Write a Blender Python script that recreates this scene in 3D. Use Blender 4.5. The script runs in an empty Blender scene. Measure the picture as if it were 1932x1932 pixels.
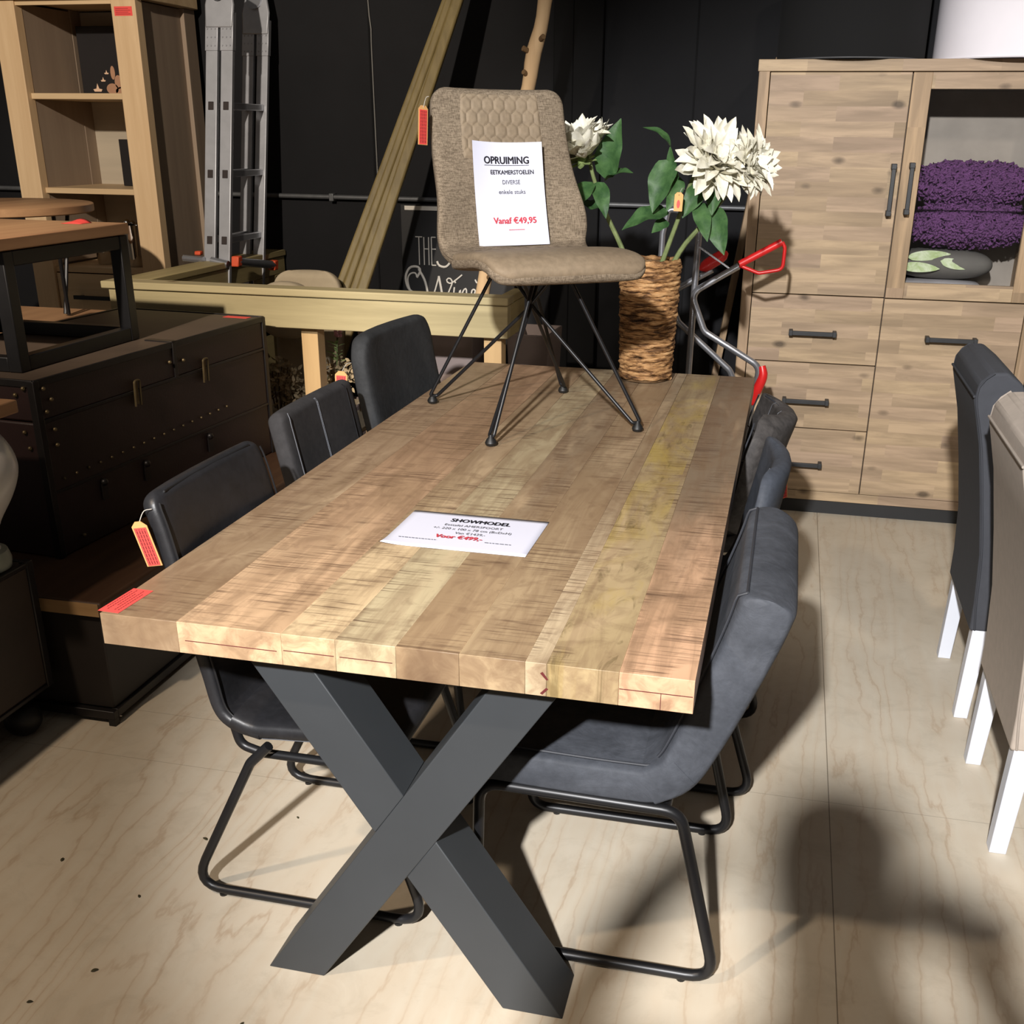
import bpy, math, random
from mathutils import Vector, Matrix
C = bpy.context.scene.collection
rnd = random.Random(7)
PI = math.pi
# ------------------------------------------------------------------ camera
cam_d = bpy.data.cameras.new('camera')
cam = bpy.data.objects.new('camera', cam_d)
C.objects.link(cam)
yaw, pitch, roll = -0.2223, 0.3851, 0.0112
fwd = Vector((math.sin(yaw)*math.cos(pitch), math.cos(yaw)*math.cos(pitch), -math.sin(pitch)))
r0 = fwd.cross(Vector((0, 0, 1))).normalized()
u0 = r0.cross(fwd)
rr = r0*math.cos(roll) + u0*math.sin(roll)
uu = -r0*math.sin(roll) + u0*math.cos(roll)
mw = Matrix((rr, uu, -fwd)).transposed().to_4x4()
mw.translation = Vector((0.579, -1.4486, 1.5343))
cam.matrix_world = mw
cam_d.sensor_width = 36.0
cam_d.lens = 2028.4/1932*36
cam_d.shift_x = -42.8/1932
cam_d.shift_y = 111.5/1932
cam_d.clip_start = 0.05
sc = bpy.context.scene
sc.camera = cam
# ------------------------------------------------------------------ exposure, world
sc.view_settings.view_transform = 'Standard'
sc.view_settings.look = 'None'
sc.view_settings.gamma = 1
sc.view_settings.use_curve_mapping = False
sc.view_settings.exposure = 0.08
W = bpy.data.worlds.new('world')
sc.world = W
W.use_nodes = True
W.node_tree.nodes['Background'].inputs[0].default_value = (1.0, 0.90, 0.80, 1)
W.node_tree.nodes['Background'].inputs[1].default_value = 0.085
# ------------------------------------------------------------------ lights (ceiling spots of the shop)
def spot(name, loc, target, power, col, ang, blend, size):
    d = bpy.data.lights.new(name, 'SPOT')
    d.energy = power; d.color = col; d.spot_size = math.radians(ang); d.spot_blend = blend
    d.shadow_soft_size = size
    o = bpy.data.objects.new(name, d); C.objects.link(o)
    o.location = loc
    o.rotation_euler = (Vector(target)-Vector(loc)).to_track_quat('-Z', 'Y').to_euler()
    return o
spot('spotlight', (0.15, -3.80, 3.30), (0.86, 1.50, 0.60), 2150, (1.0, 0.985, 0.975), 42, 0.50, 0.075)
spot('spotlight', (-1.3, -1.6, 3.1), (-1.95, 3.1, 1.35), 860, (1.0, 0.88, 0.74), 42, 0.7, 0.05)
spot('spotlight', (-1.5, -1.6, 3.1), (-0.95, 0.4, 0.2), 190, (1.0, 0.80, 0.60), 66, 0.6, 0.06)
spot('spotlight', (1.6, -0.2, 3.2), (1.1, 3.0, 1.0), 100, (1.0, 0.88, 0.74), 60, 0.8, 0.10)

# ------------------------------------------------------------------ mesh helpers
def sp(v, e): return math.copysign(abs(v)**e, v)
def catmull(pts, n):
    P = [Vector(p) for p in pts]
    P = [P[0]*2-P[1]] + P + [P[-1]*2-P[-2]]
    m = len(P)-3; out = []
    for i in range(n):
        g = i/(n-1)*m; k = min(int(g), m-1); t = g-k
        a, b, c, d = P[k:k+4]
        out.append(0.5*((2*b)+(c-a)*t+(2*a-5*b+4*c-d)*t*t+(3*b-a-3*c+d)*t**3))
    # equal arc length
    L = [0]
    for i in range(1, n): L.append(L[-1]+(out[i]-out[i-1]).length)
    res = []; j = 0
    for i in range(n):
        s = L[-1]*i/(n-1)
        while j < n-2 and L[j+1] < s: j += 1
        q = (s-L[j])/max(1e-9, L[j+1]-L[j])
        res.append(out[j].lerp(out[j+1], min(1, q)))
    return res
def fillet(pts, r, n=6, closed=False):
    P = [Vector(p) for p in pts]; out = []
    N = len(P)
    for i in range(N):
        if not closed and i in (0, N-1): out.append(P[i]); continue
        a, b, c = P[i-1], P[i], P[(i+1) % N]
        d1 = (a-b); d2 = (c-b)
        ang = d1.angle(d2)
        if ang > PI-0.05: out.append(b); continue
        t = min(r/math.tan(ang/2), d1.length*0.48, d2.length*0.48)
        s = b+d1.normalized()*t; e = b+d2.normalized()*t
        for k in range(n+1):
            q = k/n
            out.append(s*(1-q)**2+b*2*q*(1-q)+e*q*q)
    return out
class MB:
    def __init__(s): s.v = []; s.f = []; s.tint = []; s.cut = []
    def pieces(s):
        c = s.cut+[(len(s.v), len(s.f))]
        return [(c[i][0], c[i+1][0], c[i][1], c[i+1][1]) for i in range(len(c)-1)]
    def add(s, vs, fs, M=None, tint=None):
        o = len(s.v); s.cut.append((o, len(s.f)))
        for v in vs:
            v = Vector(v)
            s.v.append(M @ v if M else v)
        for f in fs:
            s.f.append([o+i for i in f]); s.tint.append(tint or (1, 1, 1, 0))
        return s
    def box(s, x0, x1, y0, y1, z0, z1, M=None, tint=None):
        vs = [(x, y, z) for x in (x0, x1) for y in (y0, y1) for z in (z0, z1)]
        fs = [(0, 1, 3, 2), (4, 6, 7, 5), (0, 4, 5, 1), (2, 3, 7, 6), (0, 2, 6, 4), (1, 5, 7, 3)]
        return s.add(vs, fs, M, tint)
    def bar(s, a, b, w, h, up=(0, 0, 1)):
        a = Vector(a); b = Vector(b); d = (b-a); L = d.length; d.normalize()
        x = d.cross(Vector(up)).normalized(); y = x.cross(d)
        M = Matrix((x, d, y)).transposed().to_4x4(); M.translation = a
        return s.box(-w/2, w/2, 0, L, -h/2, h/2, M)
    def prism(s, poly, y0, y1, M=None, tint=None):
        n = len(poly)
        vs = [(p[0], y0, p[1]) for p in poly]+[(p[0], y1, p[1]) for p in poly]
        fs = [list(range(n)), list(range(2*n-1, n-1, -1))]+[(i, i+n, (i+1) % n+n, (i+1) % n) for i in range(n)]
        return s.add(vs, fs, M, tint)
    def rings(s, R, cap=True, closed=False, M=None):
        n = len(R[0]); m = len(R)
        vs = [v for r in R for v in r]; fs = []
        for i in range(m if closed else m-1):
            j = (i+1) % m
            for k in range(n):
                l = (k+1) % n
                fs.append((i*n+k, i*n+l, j*n+l, j*n+k))
        if cap and not closed:
            fs.append(list(range(n))[::-1]); fs.append([(m-1)*n+k for k in range(n)])
        return s.add(vs, fs, M)
    def tube(s, pts, r, seg=10, closed=False, M=None):
        P = [Vector(p) for p in pts]; N = len(P); R = []
        up = None
        for i in range(N):
            if closed: t = (P[(i+1) % N]-P[i-1]).normalized()
            else: t = (P[min(i+1, N-1)]-P[max(i-1, 0)]).normalized()
            if up is None:
                up = Vector((0, 0, 1)) if abs(t.z) < 0.9 else Vector((1, 0, 0))
            x = t.cross(up).normalized(); up = x.cross(t).normalized()
            q = r(i/(N-1)) if callable(r) else r
            R.append([P[i]+(x*math.cos(2*PI*k/seg)+up*math.sin(2*PI*k/seg))*q for k in range(seg)])
        return s.rings(R, True, closed, M)
    def lathe(s, prof, seg=32, M=None, c=(0, 0)):
        R = [[(c[0]+r*math.cos(2*PI*k/seg), c[1]+r*math.sin(2*PI*k/seg), z) for k in range(seg)] for r, z in prof]
        return s.rings(R, True, False, M)
    def ball(s, c, r, seg=10, M=None, sq=(1, 1, 1)):
        c = Vector(c); R = []
        for i in range(1, seg):
            a = PI*i/seg
            R.append([c+Vector((sq[0]*r*math.sin(a)*math.cos(2*PI*k/seg), sq[1]*r*math.sin(a)*math.sin(2*PI*k/seg), -sq[2]*r*math.cos(a))) for k in range(seg)])
        return s.rings(R, True, False, M)
    def grid(s, G, M=None, two=False):
        m = len(G); n = len(G[0])
        return s.add([v for r in G for v in r], [(i*n+j, i*n+j+1, (i+1)*n+j+1, (i+1)*n+j) for i in range(m-1) for j in range(n-1)], M)
    def build(s, name, mat, parent=None, bevel=0, angle=40, seg=2, sub=0, solid=0):
        me = bpy.data.meshes.new(name)
        me.from_pydata([tuple(v) for v in s.v], [], s.f)
        if any(t != (1, 1, 1, 0) for t in s.tint):
            at = me.attributes.new('tint', 'FLOAT_COLOR', 'FACE')
            for i, t in enumerate(s.tint): at.data[i].color = t
        me.materials.append(mat)
        import bmesh
        b = bmesh.new(); b.from_mesh(me)
        bmesh.ops.recalc_face_normals(b, faces=b.faces[:]); b.to_mesh(me); b.free()
        for p in me.polygons: p.use_smooth = True
        me.set_sharp_from_angle(angle=math.radians(angle))
        o = bpy.data.objects.new(name, me); C.objects.link(o)
        if parent: o.parent = parent
        if solid:
            md = o.modifiers.new('solid', 'SOLIDIFY'); md.thickness = solid; md.offset = 0
        if bevel:
            md = o.modifiers.new('bevel', 'BEVEL'); md.width = bevel; md.segments = seg; md.limit_method = 'ANGLE'; md.angle_limit = math.radians(35)
        if sub:
            md = o.modifiers.new('sub', 'SUBSURF'); md.levels = sub; md.render_levels = sub
        return o
def buildn(mb, name, mat, parent=None, **kw):
    # one object for each separate piece that was added to the builder
    first = None
    for a, b, fa, fb in mb.pieces():
        q = MB(); q.v = mb.v[a:b]; q.f = [[i-a for i in f] for f in mb.f[fa:fb]]; q.tint = mb.tint[fa:fb]
        o = q.build(name, mat, parent, **kw); first = first or o
    return first
def thing(name, label, cat, loc=(0, 0, 0), rz=0, group=None):
    o = bpy.data.objects.new(name, None); C.objects.link(o)
    o.location = loc; o.rotation_euler = (0, 0, rz); o.empty_display_size = 0.05
    o['label'] = label; o['category'] = cat
    if group: o['group'] = group
    return o
def tag(o, label, cat, group=None, kind=None):
    o['label'] = label; o['category'] = cat
    if group: o['group'] = group
    if kind: o['kind'] = kind
    return o
def struct(o): o['kind'] = 'structure'; return o
def copy_tree(o, parent=None):
    c = o.copy(); C.objects.link(c)
    if parent: c.parent = parent
    for ch in [x for x in bpy.data.objects if x.parent == o]: copy_tree(ch, c)
    return c

# ------------------------------------------------------------------ materials
def srgb(r, g, b):
    f = lambda c: ((c/255+0.055)/1.055)**2.4 if c > 10 else c/255/12.92
    return (f(r), f(g), f(b), 1)
class NT:
    def __init__(s, name):
        s.m = bpy.data.materials.new(name); s.m.use_nodes = True
        s.t = s.m.node_tree; s.b = s.t.nodes['Principled BSDF']; s.out = s.t.nodes['Material Output']
    def n(s, typ, **kw):
        x = s.t.nodes.new(typ)
        for k, v in kw.items(): setattr(x, k, v)
        return x
    def l(s, a, b): s.t.links.new(a, b)
    def obj(s, scale=(1, 1, 1), loc=(0, 0, 0), rot=(0, 0, 0)):
        tc = s.n('ShaderNodeTexCoord'); mp = s.n('ShaderNodeMapping')
        mp.inputs['Scale'].default_value = scale; mp.inputs['Location'].default_value = loc; mp.inputs['Rotation'].default_value = rot
        s.l(tc.outputs['Object'], mp.inputs['Vector']); return mp.outputs['Vector']
    def noise(s, vec, scale=5, detail=4, rough=0.55, dist=0):
        x = s.n('ShaderNodeTexNoise'); x.inputs['Scale'].default_value = scale; x.inputs['Detail'].default_value = detail
        x.inputs['Roughness'].default_value = rough; x.inputs['Distortion'].default_value = dist
        s.l(vec, x.inputs['Vector']); return x.outputs['Fac']
    def ramp(s, fac, stops, interp='LINEAR'):
        x = s.n('ShaderNodeValToRGB'); x.color_ramp.interpolation = interp
        e = x.color_ramp.elements
        while len(e) < len(stops): e.new(0.5)
        for i, (p, c) in enumerate(stops):
            e[i].position = p; e[i].color = c if len(c) == 4 else (*c, 1)
        s.l(fac, x.inputs[0]); return x.outputs[0]
    def mix(s, fac, a, b, mode='MIX'):
        x = s.n('ShaderNodeMix', data_type='RGBA', blend_type=mode)
        for sock, v in ((x.inputs[0], fac), (x.inputs[6], a), (x.inputs[7], b)):
            if isinstance(v, (int, float)): sock.default_value = v
            elif isinstance(v, tuple): sock.default_value = v
            else: s.l(v, sock)
        return x.outputs[2]
    def math(s, op, a, b=0, c=0):
        x = s.n('ShaderNodeMath', operation=op)
        for i, v in enumerate((a, b, c)):
            if isinstance(v, (int, float)): x.inputs[i].default_value = v
            else: s.l(v, x.inputs[i])
        return x.outputs[0]
    def bump(s, h, strength=0.3, dist=0.002, prev=None):
        x = s.n('ShaderNodeBump'); x.inputs['Strength'].default_value = strength; x.inputs['Distance'].default_value = dist
        s.l(h, x.inputs['Height'])
        if prev is not None: s.l(prev, x.inputs['Normal'])
        return x.outputs[0]
    def set(s, col=None, rough=0.5, metal=0, normal=None, spec=None):
        if col is not None:
            if isinstance(col, tuple): s.b.inputs['Base Color'].default_value = col
            else: s.l(col, s.b.inputs['Base Color'])
        if isinstance(rough, (int, float)): s.b.inputs['Roughness'].default_value = rough
        else: s.l(rough, s.b.inputs['Roughness'])
        s.b.inputs['Metallic'].default_value = metal
        if normal is not None: s.l(normal, s.b.inputs['Normal'])
        if spec is not None: s.b.inputs['Specular IOR Level'].default_value = spec
        return s.m
G0 = (0, 0, 0, 1); G1 = (1, 1, 1, 1)
def plain(name, col, rough=0.5, metal=0, var=0.12, vs=8, bs=0, bscale=200, spec=None):
    m = NT(name); v = m.obj()
    n = m.noise(v, vs, 4)
    c = m.mix(m.ramp(n, [(0.3, G0), (0.7, G1)]), tuple(x*(1-var) for x in col[:3])+(1,), tuple(min(1, x*(1+var)) for x in col[:3])+(1,))
    nm = m.bump(m.noise(v, bscale, 2), bs, 0.001) if bs else None
    return m.set(c, rough, metal, nm, spec)
def suede(name, ca, cb, rough=0.75, sc_=6, crease=0.25, spec=0.3):
    m = NT(name); v = m.obj()
    n = m.noise(v, sc_, 6, 0.65, 0.6); n2 = m.noise(v, 60, 3)
    c = m.mix(m.ramp(n, [(0.3, G0), (0.7, G1)]), ca, cb)
    c = m.mix(0.12, c, m.ramp(n2, [(0.3, G0), (0.7, G1)]), 'OVERLAY')
    b = m.bump(m.noise(v, 14, 4, 0.6, 1.5), crease, 0.006)
    b = m.bump(m.noise(v, 350, 2), 0.12, 0.001, b)
    return m.set(c, rough, 0, b, spec)
def weave(name, ca, cb, scale=420):
    m = NT(name)
    a = m.noise(m.obj((1, 1, 0.12)), scale, 2, 0.7); b = m.noise(m.obj((0.12, 0.12, 1)), scale, 2, 0.7)
    s = m.math('MULTIPLY', m.math('ADD', a, b), 0.5)
    c = m.mix(m.ramp(s, [(0.40, G0), (0.60, G1)]), ca, cb)
    return m.set(c, 0.9, 0, m.bump(s, 0.5, 0.002), 0.15)
def wood(name, ca, cb, axis='z', fine=40, rough=0.55, knots=False, dark=None, spec=0.3):
    # plain timber with grain along one axis
    m = NT(name)
    st = {'x': (0.06, 1, 1), 'y': (1, 0.06, 1), 'z': (1, 1, 0.06)}[axis]
    v = m.obj(st)
    n = m.noise(v, fine, 5, 0.65, 0.4); n2 = m.noise(v, fine*0.2, 3, 0.5, 1.0)
    s = m.math('ADD', m.math('MULTIPLY', n, 0.5), m.math('MULTIPLY', n2, 0.5))
    c = m.mix(m.ramp(s, [(0.36, G0), (0.64, G1)]), ca, cb)
    if knots:
        vo = m.n('ShaderNodeTexVoronoi'); vo.inputs['Scale'].default_value = 5
        m.l(m.obj({'x': (0.5, 1, 1), 'y': (1, 0.5, 1), 'z': (1, 1, 0.5)}[axis]), vo.inputs['Vector'])
        k = m.ramp(vo.outputs['Distance'], [(0.05, G1), (0.10, G0)])
        c = m.mix(k, c, dark or tuple(x*0.35 for x in ca[:3])+(1,))
    return m.set(c, rough, 0, m.bump(s, 0.12, 0.001), spec)
def staves(name, ca, cb, cc, bw=0.35, rh=0.055, knot=(0.02, 0.012, 0.008, 1), vert=False):
    # laminated staves running horizontally (or vertically)
    m = NT(name)
    tc = m.n('ShaderNodeTexCoord'); sx = m.n('ShaderNodeSeparateXYZ'); m.l(tc.outputs['Object'], sx.inputs[0])
    X = m.math('ADD', sx.outputs[0], sx.outputs[1]); Z = sx.outputs[2]
    if vert: X, Z = Z, X
    cb_ = m.n('ShaderNodeCombineXYZ'); m.l(X, cb_.inputs[0]); m.l(Z, cb_.inputs[1])
    br = m.n('ShaderNodeTexBrick'); br.offset = 0.37; br.offset_frequency = 2
    m.l(cb_.outputs[0], br.inputs['Vector'])
    br.inputs['Scale'].default_value = 1; br.inputs['Mortar Size'].default_value = 0.0
    br.inputs['Brick Width'].default_value = bw; br.inputs['Row Height'].default_value = rh
    br.inputs['Color1'].default_value = G0; br.inputs['Color2'].default_value = G1; br.inputs['Bias'].default_value = 0
    rv = m.math('MULTIPLY', br.outputs['Color'], 7.3)
    cz = m.n('ShaderNodeCombineXYZ'); m.l(m.math('ADD', m.math('MULTIPLY', X, 0.09), rv), cz.inputs[0]); m.l(Z, cz.inputs[1]); m.l(rv, cz.inputs[2])
    g = m.noise(cz.outputs[0], 28, 6, 0.65, 0.5)
    g2 = m.noise(cz.outputs[0], 7, 3, 0.6, 1.2)
    base = m.ramp(br.outputs['Color'], [(0.0, ca), (0.35, cb), (0.65, cc), (1.0, cb)])
    c = m.mix(m.math('MULTIPLY', m.ramp(g, [(0.4, G1), (0.60, G0)]), 0.42), base, tuple(x*0.5 for x in ca[:3])+(1,))
    c = m.mix(m.math('MULTIPLY', m.ramp(g2, [(0.36, G1), (0.5, G0)]), 0.42), c, tuple(x*0.50 for x in ca[:3])+(1,))
    vo = m.n('ShaderNodeTexVoronoi'); vo.inputs['Scale'].default_value = 8.5
    ck = m.n('ShaderNodeCombineXYZ'); m.l(m.math('MULTIPLY', X, 0.55), ck.inputs[0]); m.l(Z, ck.inputs[1])
    m.l(ck.outputs[0], vo.inputs['Vector'])
    dk = m.math('ADD', vo.outputs['Distance'], m.math('MULTIPLY', m.noise(ck.outputs[0], 40, 3), 0.06))
    k = m.math('MULTIPLY', m.ramp(dk, [(0.10, G1), (0.19, G0)]), 0.7)
    c = m.mix(k, c, knot)
    return m.set(c, 0.55, 0, m.bump(g, 0.1, 0.001), 0.3)

def table_wood():
    m = NT('mango_planks')
    at = m.n('ShaderNodeAttribute'); at.attribute_name = 'tint'
    at2 = m.n('ShaderNodeAttribute'); at2.attribute_name = 'tint2'
    base0 = at.outputs['Color']
    al = m.math('MULTIPLY', at.outputs['Alpha'], 13.7)
    tc = m.n('ShaderNodeTexCoord'); sx = m.n('ShaderNodeSeparateXYZ'); m.l(tc.outputs['Object'], sx.inputs[0])
    def vec(a, b, c):
        x = m.n('ShaderNodeCombineXYZ')
        m.l(m.math('ADD', m.math('MULTIPLY', sx.outputs[0], a), al), x.inputs[0])
        m.l(m.math('ADD', m.math('MULTIPLY', sx.outputs[1], b), m.math('MULTIPLY', al, 3.1)), x.inputs[1]); m.l(m.math('MULTIPLY', sx.outputs[2], c), x.inputs[2]); return x.outputs[0]
    blend = m.math('ADD', m.math('MULTIPLY', sx.outputs[1], 0.42), m.math('MULTIPLY', m.noise(vec(9, 1.6, 9), 1, 4, 0.6, 1.0), 0.6))
    base = m.mix(m.ramp(blend, [(0.42, G0), (0.75, G1)]), base0, at2.outputs['Color'])
    g = m.noise(vec(22, 1.6, 22), 1, 6, 0.65, 1.2)
    big = m.noise(vec(5, 1.4, 5), 1, 3, 0.55, 1.5)
    saw = m.noise(vec(5, 130, 1), 1, 3, 0.7, 0.2)
    sawm = m.noise(vec(7, 3.4, 7), 1, 2, 0.5, 0.8)
    mott = m.noise(vec(16, 14, 16), 1, 5, 0.6, 1.0)
    c = m.mix(m.math('MULTIPLY', m.ramp(g, [(0.40, G1), (0.56, G0)]), 0.42), base, srgb(118, 88, 60))
    c = m.mix(m.math('MULTIPLY', m.ramp(big, [(0.38, G1), (0.52, G0)]), 0.45), c, srgb(128, 100, 68))
    c = m.mix(m.math('MULTIPLY', m.ramp(big, [(0.58, G0), (0.72, G1)]), 0.35), c, srgb(212, 182, 140))
    c = m.mix(m.math('MULTIPLY', m.ramp(mott, [(0.36, G1), (0.50, G0)]), 0.32), c, srgb(108, 80, 54))
    sm = m.math('MULTIPLY', m.ramp(saw, [(0.5, G0), (0.66, G1)]), m.ramp(sawm, [(0.44, G0), (0.54, G1)]))
    c = m.mix(m.math('MULTIPLY', sm, 0.75), c, srgb(84, 58, 40))
    hs = m.n('ShaderNodeHueSaturation'); hs.inputs['Saturation'].default_value = 0.88; m.l(c, hs.inputs['Color']); c = hs.outputs[0]
    # yellow-green spalting in one plank
    px = m.math('MULTIPLY', m.ramp(sx.outputs[0], [(0.0, G0), (0.5, G0)]), 1.0)
    inx = m.math('MULTIPLY', m.math('GREATER_THAN', sx.outputs[0], 0.272), m.math('LESS_THAN', sx.outputs[0], 0.375))
    yn = m.noise(vec(6, 2.4, 1), 1, 5, 0.6, 1.2)
    ym = m.math('MULTIPLY', inx, m.ramp(yn, [(0.44, G0), (0.62, G1)]))
    c = m.mix(m.math('MULTIPLY', ym, 0.5), c, srgb(176, 152, 66))
    dn = m.noise(vec(18, 5, 1), 1, 4, 0.7, 2.0)
    dm = m.math('MULTIPLY', inx, m.ramp(dn, [(0.34, G1), (0.44, G0)]))
    c = m.mix(m.math('MULTIPLY', dm, 0.5), c, srgb(88, 74, 46))
    nrm = m.bump(sm, 0.25, 0.0008)
    nrm = m.bump(g, 0.08, 0.001, nrm)
    return m.set(c, 0.42, 0, nrm, 0.35)
def floor_mat():
    m = NT('plywood_floor')
    tc = m.n('ShaderNodeTexCoord'); sx = m.n('ShaderNodeSeparateXYZ'); m.l(tc.outputs['Object'], sx.inputs[0])
    x, y = sx.outputs[0], sx.outputs[1]
    warp = m.noise(m.obj((1.3, 0.16, 1), (0.3, 0, 0), (0, 0, 0.05)), 2.0, 3, 0.5, 0.5)
    fine = m.noise(m.obj((6, 1.6, 1)), 6, 3, 0.6)
    ph = m.math('ADD', m.math('MULTIPLY', x, 14), m.math('ADD', m.math('MULTIPLY', warp, 13), m.math('MULTIPLY', fine, 0.9)))
    fr = m.math('FRACT', ph)
    line = m.ramp(m.math('ABSOLUTE', m.math('SUBTRACT', fr, 0.5)), [(0.0, G1), (0.10, G0)])
    mask = m.ramp(m.noise(m.obj((2, 0.7, 1)), 2.5, 3), [(0.36, G0), (0.58, G1)])
    patch = m.noise(m.obj(), 1.6, 4, 0.6, 0.4)
    c = m.mix(m.ramp(patch, [(0.3, G0), (0.7, G1)]), srgb(196, 184, 164), srgb(212, 202, 184))
    c = m.mix(m.math('MULTIPLY', m.ramp(fr, [(0.0, G0), (0.5, G1), (1.0, G0)]), 0.14), c, srgb(186, 150, 110))
    c = m.mix(m.math('MULTIPLY', m.math('MULTIPLY', line, mask), 0.36), c, srgb(158, 126, 94))
    # random dirt, then a greyer tone growing towards the far end
    dirt = m.noise(m.obj(), 9, 6, 0.7, 0.6)
    c = m.mix(m.math('MULTIPLY', m.ramp(dirt, [(0.5, G0), (0.75, G1)]), 0.25), c, srgb(140, 126, 104))
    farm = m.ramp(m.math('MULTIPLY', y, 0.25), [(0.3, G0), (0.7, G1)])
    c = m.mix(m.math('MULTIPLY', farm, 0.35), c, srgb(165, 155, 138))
    vo = m.n('ShaderNodeTexVoronoi'); vo.inputs['Scale'].default_value = 5.2; vo.inputs['Randomness'].default_value = 0.55
    cm = m.n('ShaderNodeCombineXYZ'); m.l(x, cm.inputs[0]); m.l(y, cm.inputs[1]); m.l(cm.outputs[0], vo.inputs['Vector'])
    kn = m.ramp(vo.outputs['Distance'], [(0.04, G1), (0.055, G0)])
    c = m.mix(m.math('MULTIPLY', kn, 0.6), c, srgb(118, 104, 86))
    def seam(s, p, w=0.0012):
        return m.math('LESS_THAN', m.math('ABSOLUTE', m.math('SUBTRACT', s, p)), w)
    sm = m.math('MAXIMUM', seam(x, 0.80), m.math('MULTIPLY', seam(y, 0.93, 0.0010), 0.55))
    sm = m.math('MAXIMUM', sm, m.math('MULTIPLY', m.math('MULTIPLY', seam(y, 0.70, 0.0010), m.math('LESS_THAN', x, -0.2)), 0.5))
    c = m.mix(m.math('MULTIPLY', sm, 0.7), c, srgb(80, 66, 50))
    return m.set(c, 0.55, 0, m.bump(dirt, 0.04, 0.001), 0.3)
def rope_mat():
    m = NT('banana_rope'); v = m.obj((0.55, 0.55, 2.6))
    n = m.noise(v, 22, 5, 0.7, 0.5); n2 = m.noise(m.obj((1, 1, 6)), 60, 3)
    c = m.ramp(n, [(0.34, srgb(40, 28, 20)), (0.44, srgb(100, 70, 44)), (0.54, srgb(164, 124, 82)), (0.75, srgb(206, 170, 124))])
    c = m.mix(0.25, c, m.ramp(n2, [(0.3, G0), (0.7, G1)]), 'OVERLAY')
    return m.set(c, 0.7, 0, m.bump(n2, 0.25, 0.001), 0.2)
def leaf_mat(name, a, b, rough=0.55):
    m = NT(name); n = m.noise(m.obj(), 30, 5, 0.6, 0.5)
    return m.set(m.mix(m.ramp(n, [(0.3, G0), (0.7, G1)]), a, b), rough, 0, m.bump(n, 0.4, 0.003), 0.3)
def glass_mat():
    m = NT('clear_glass')
    tr = m.n('ShaderNodeBsdfTransparent'); gl = m.n('ShaderNodeBsdfGlossy'); gl.inputs['Roughness'].default_value = 0.02
    fr = m.n('ShaderNodeFresnel'); fr.inputs['IOR'].default_value = 1.5
    mx = m.n('ShaderNodeMixShader'); m.l(fr.outputs[0], mx.inputs[0]); m.l(tr.outputs[0], mx.inputs[1]); m.l(gl.outputs[0], mx.inputs[2])
    m.l(mx.outputs[0], m.out.inputs['Surface']); m.t.nodes.remove(m.b); return m.m

M = {}
M['table'] = table_wood()
M['floor'] = floor_mat()
M['rope'] = rope_mat()
M['glass'] = glass_mat()
M['frame'] = plain('grey_powder_coat', srgb(54, 57, 60), 0.5, 0, 0.06, 5, 0.05, 500)
M['black'] = plain('black_metal', srgb(30, 30, 32), 0.38, 0.3, 0.15, 10)
M['wall'] = plain('black_wall', srgb(26, 26, 28), 0.75, 0, 0.2, 2, 0.05, 80, 0.15)
M['wallpost'] = plain('black_post', srgb(20, 20, 21), 0.8, 0, 0.2, 3, spec=0.12)
M['pipe'] = plain('grey_pipe', srgb(95, 96, 98), 0.45, 0.4, 0.15, 20)
M['slate'] = suede('slate_suede', srgb(54, 57, 63), srgb(78, 81, 88), 0.7, 7, 0.35)
M['slate_blue'] = suede('slate_blue_suede', srgb(54, 58, 65), srgb(75, 80, 90), 0.65, 7, 0.25)
M['leather'] = suede('black_leather', srgb(30, 30, 32), srgb(42, 42, 45), 0.42, 6, 0.08, 0.45)
M['charcoal'] = suede('charcoal_microfibre', srgb(46, 45, 46), srgb(60, 58, 59), 0.85, 6, 0.08)
M['charcoal2'] = suede('dark_charcoal_suede', srgb(42, 43, 45), srgb(56, 57, 58), 0.8, 6, 0.3)
M['mottled'] = suede('mottled_charcoal', srgb(48, 46, 46), srgb(82, 79, 78), 0.7, 26, 0.2)
M['piping_dark'] = plain('dark_piping', srgb(46, 48, 54), 0.6)
M['piping_black'] = plain('black_piping', srgb(24, 24, 26), 0.5)
M['thread'] = plain('grey_thread', srgb(98, 100, 106), 0.7)
M['taupe_weave'] = weave('taupe_weave', srgb(96, 84, 70), srgb(142, 127, 108), 380)
M['taupe'] = suede('taupe_suede', srgb(124, 108, 88), srgb(140, 124, 103), 0.7, 5, 0.06)
M['taupe_pipe'] = plain('taupe_piping', srgb(96, 83, 68), 0.7)
M['cabinet'] = staves('acacia', srgb(158, 136, 110), srgb(186, 162, 130), srgb(170, 146, 124))
M['cabinet_v'] = staves('acacia_upright', srgb(160, 136, 108), srgb(182, 154, 120), srgb(172, 146, 120), 0.6, 0.08, vert=True)
M['cab_in'] = plain('grey_cabinet_interior', srgb(150, 142, 132), 0.6)
M['cab_dark'] = plain('dark_cabinet_interior', srgb(84, 70, 58), 0.6)
M['plinth'] = plain('black_plinth', srgb(30, 31, 33), 0.5)
M['handle'] = plain('iron_handle', srgb(48, 49, 51), 0.5, 0.2, 0.1, 20, 0.1, 300)
M['oak'] = wood('pale_oak', srgb(196, 166, 128), srgb(214, 186, 148), 'z', 30)
M['oak_h'] = wood('pale_oak_horizontal', srgb(190, 162, 124), srgb(210, 184, 146), 'x', 30)
M['oak_in'] = wood('greyish_oak_panel', srgb(138, 120, 104), srgb(160, 142, 122), 'z', 12)
M['oak_back'] = wood('grey_oak_back', srgb(160, 150, 134), srgb(182, 170, 150), 'x', 14)
M['pine_x'] = wood('treated_pine', srgb(148, 136, 102), srgb(178, 164, 126), 'x', 26, knots=True, dark=srgb(90, 64, 40))
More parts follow.
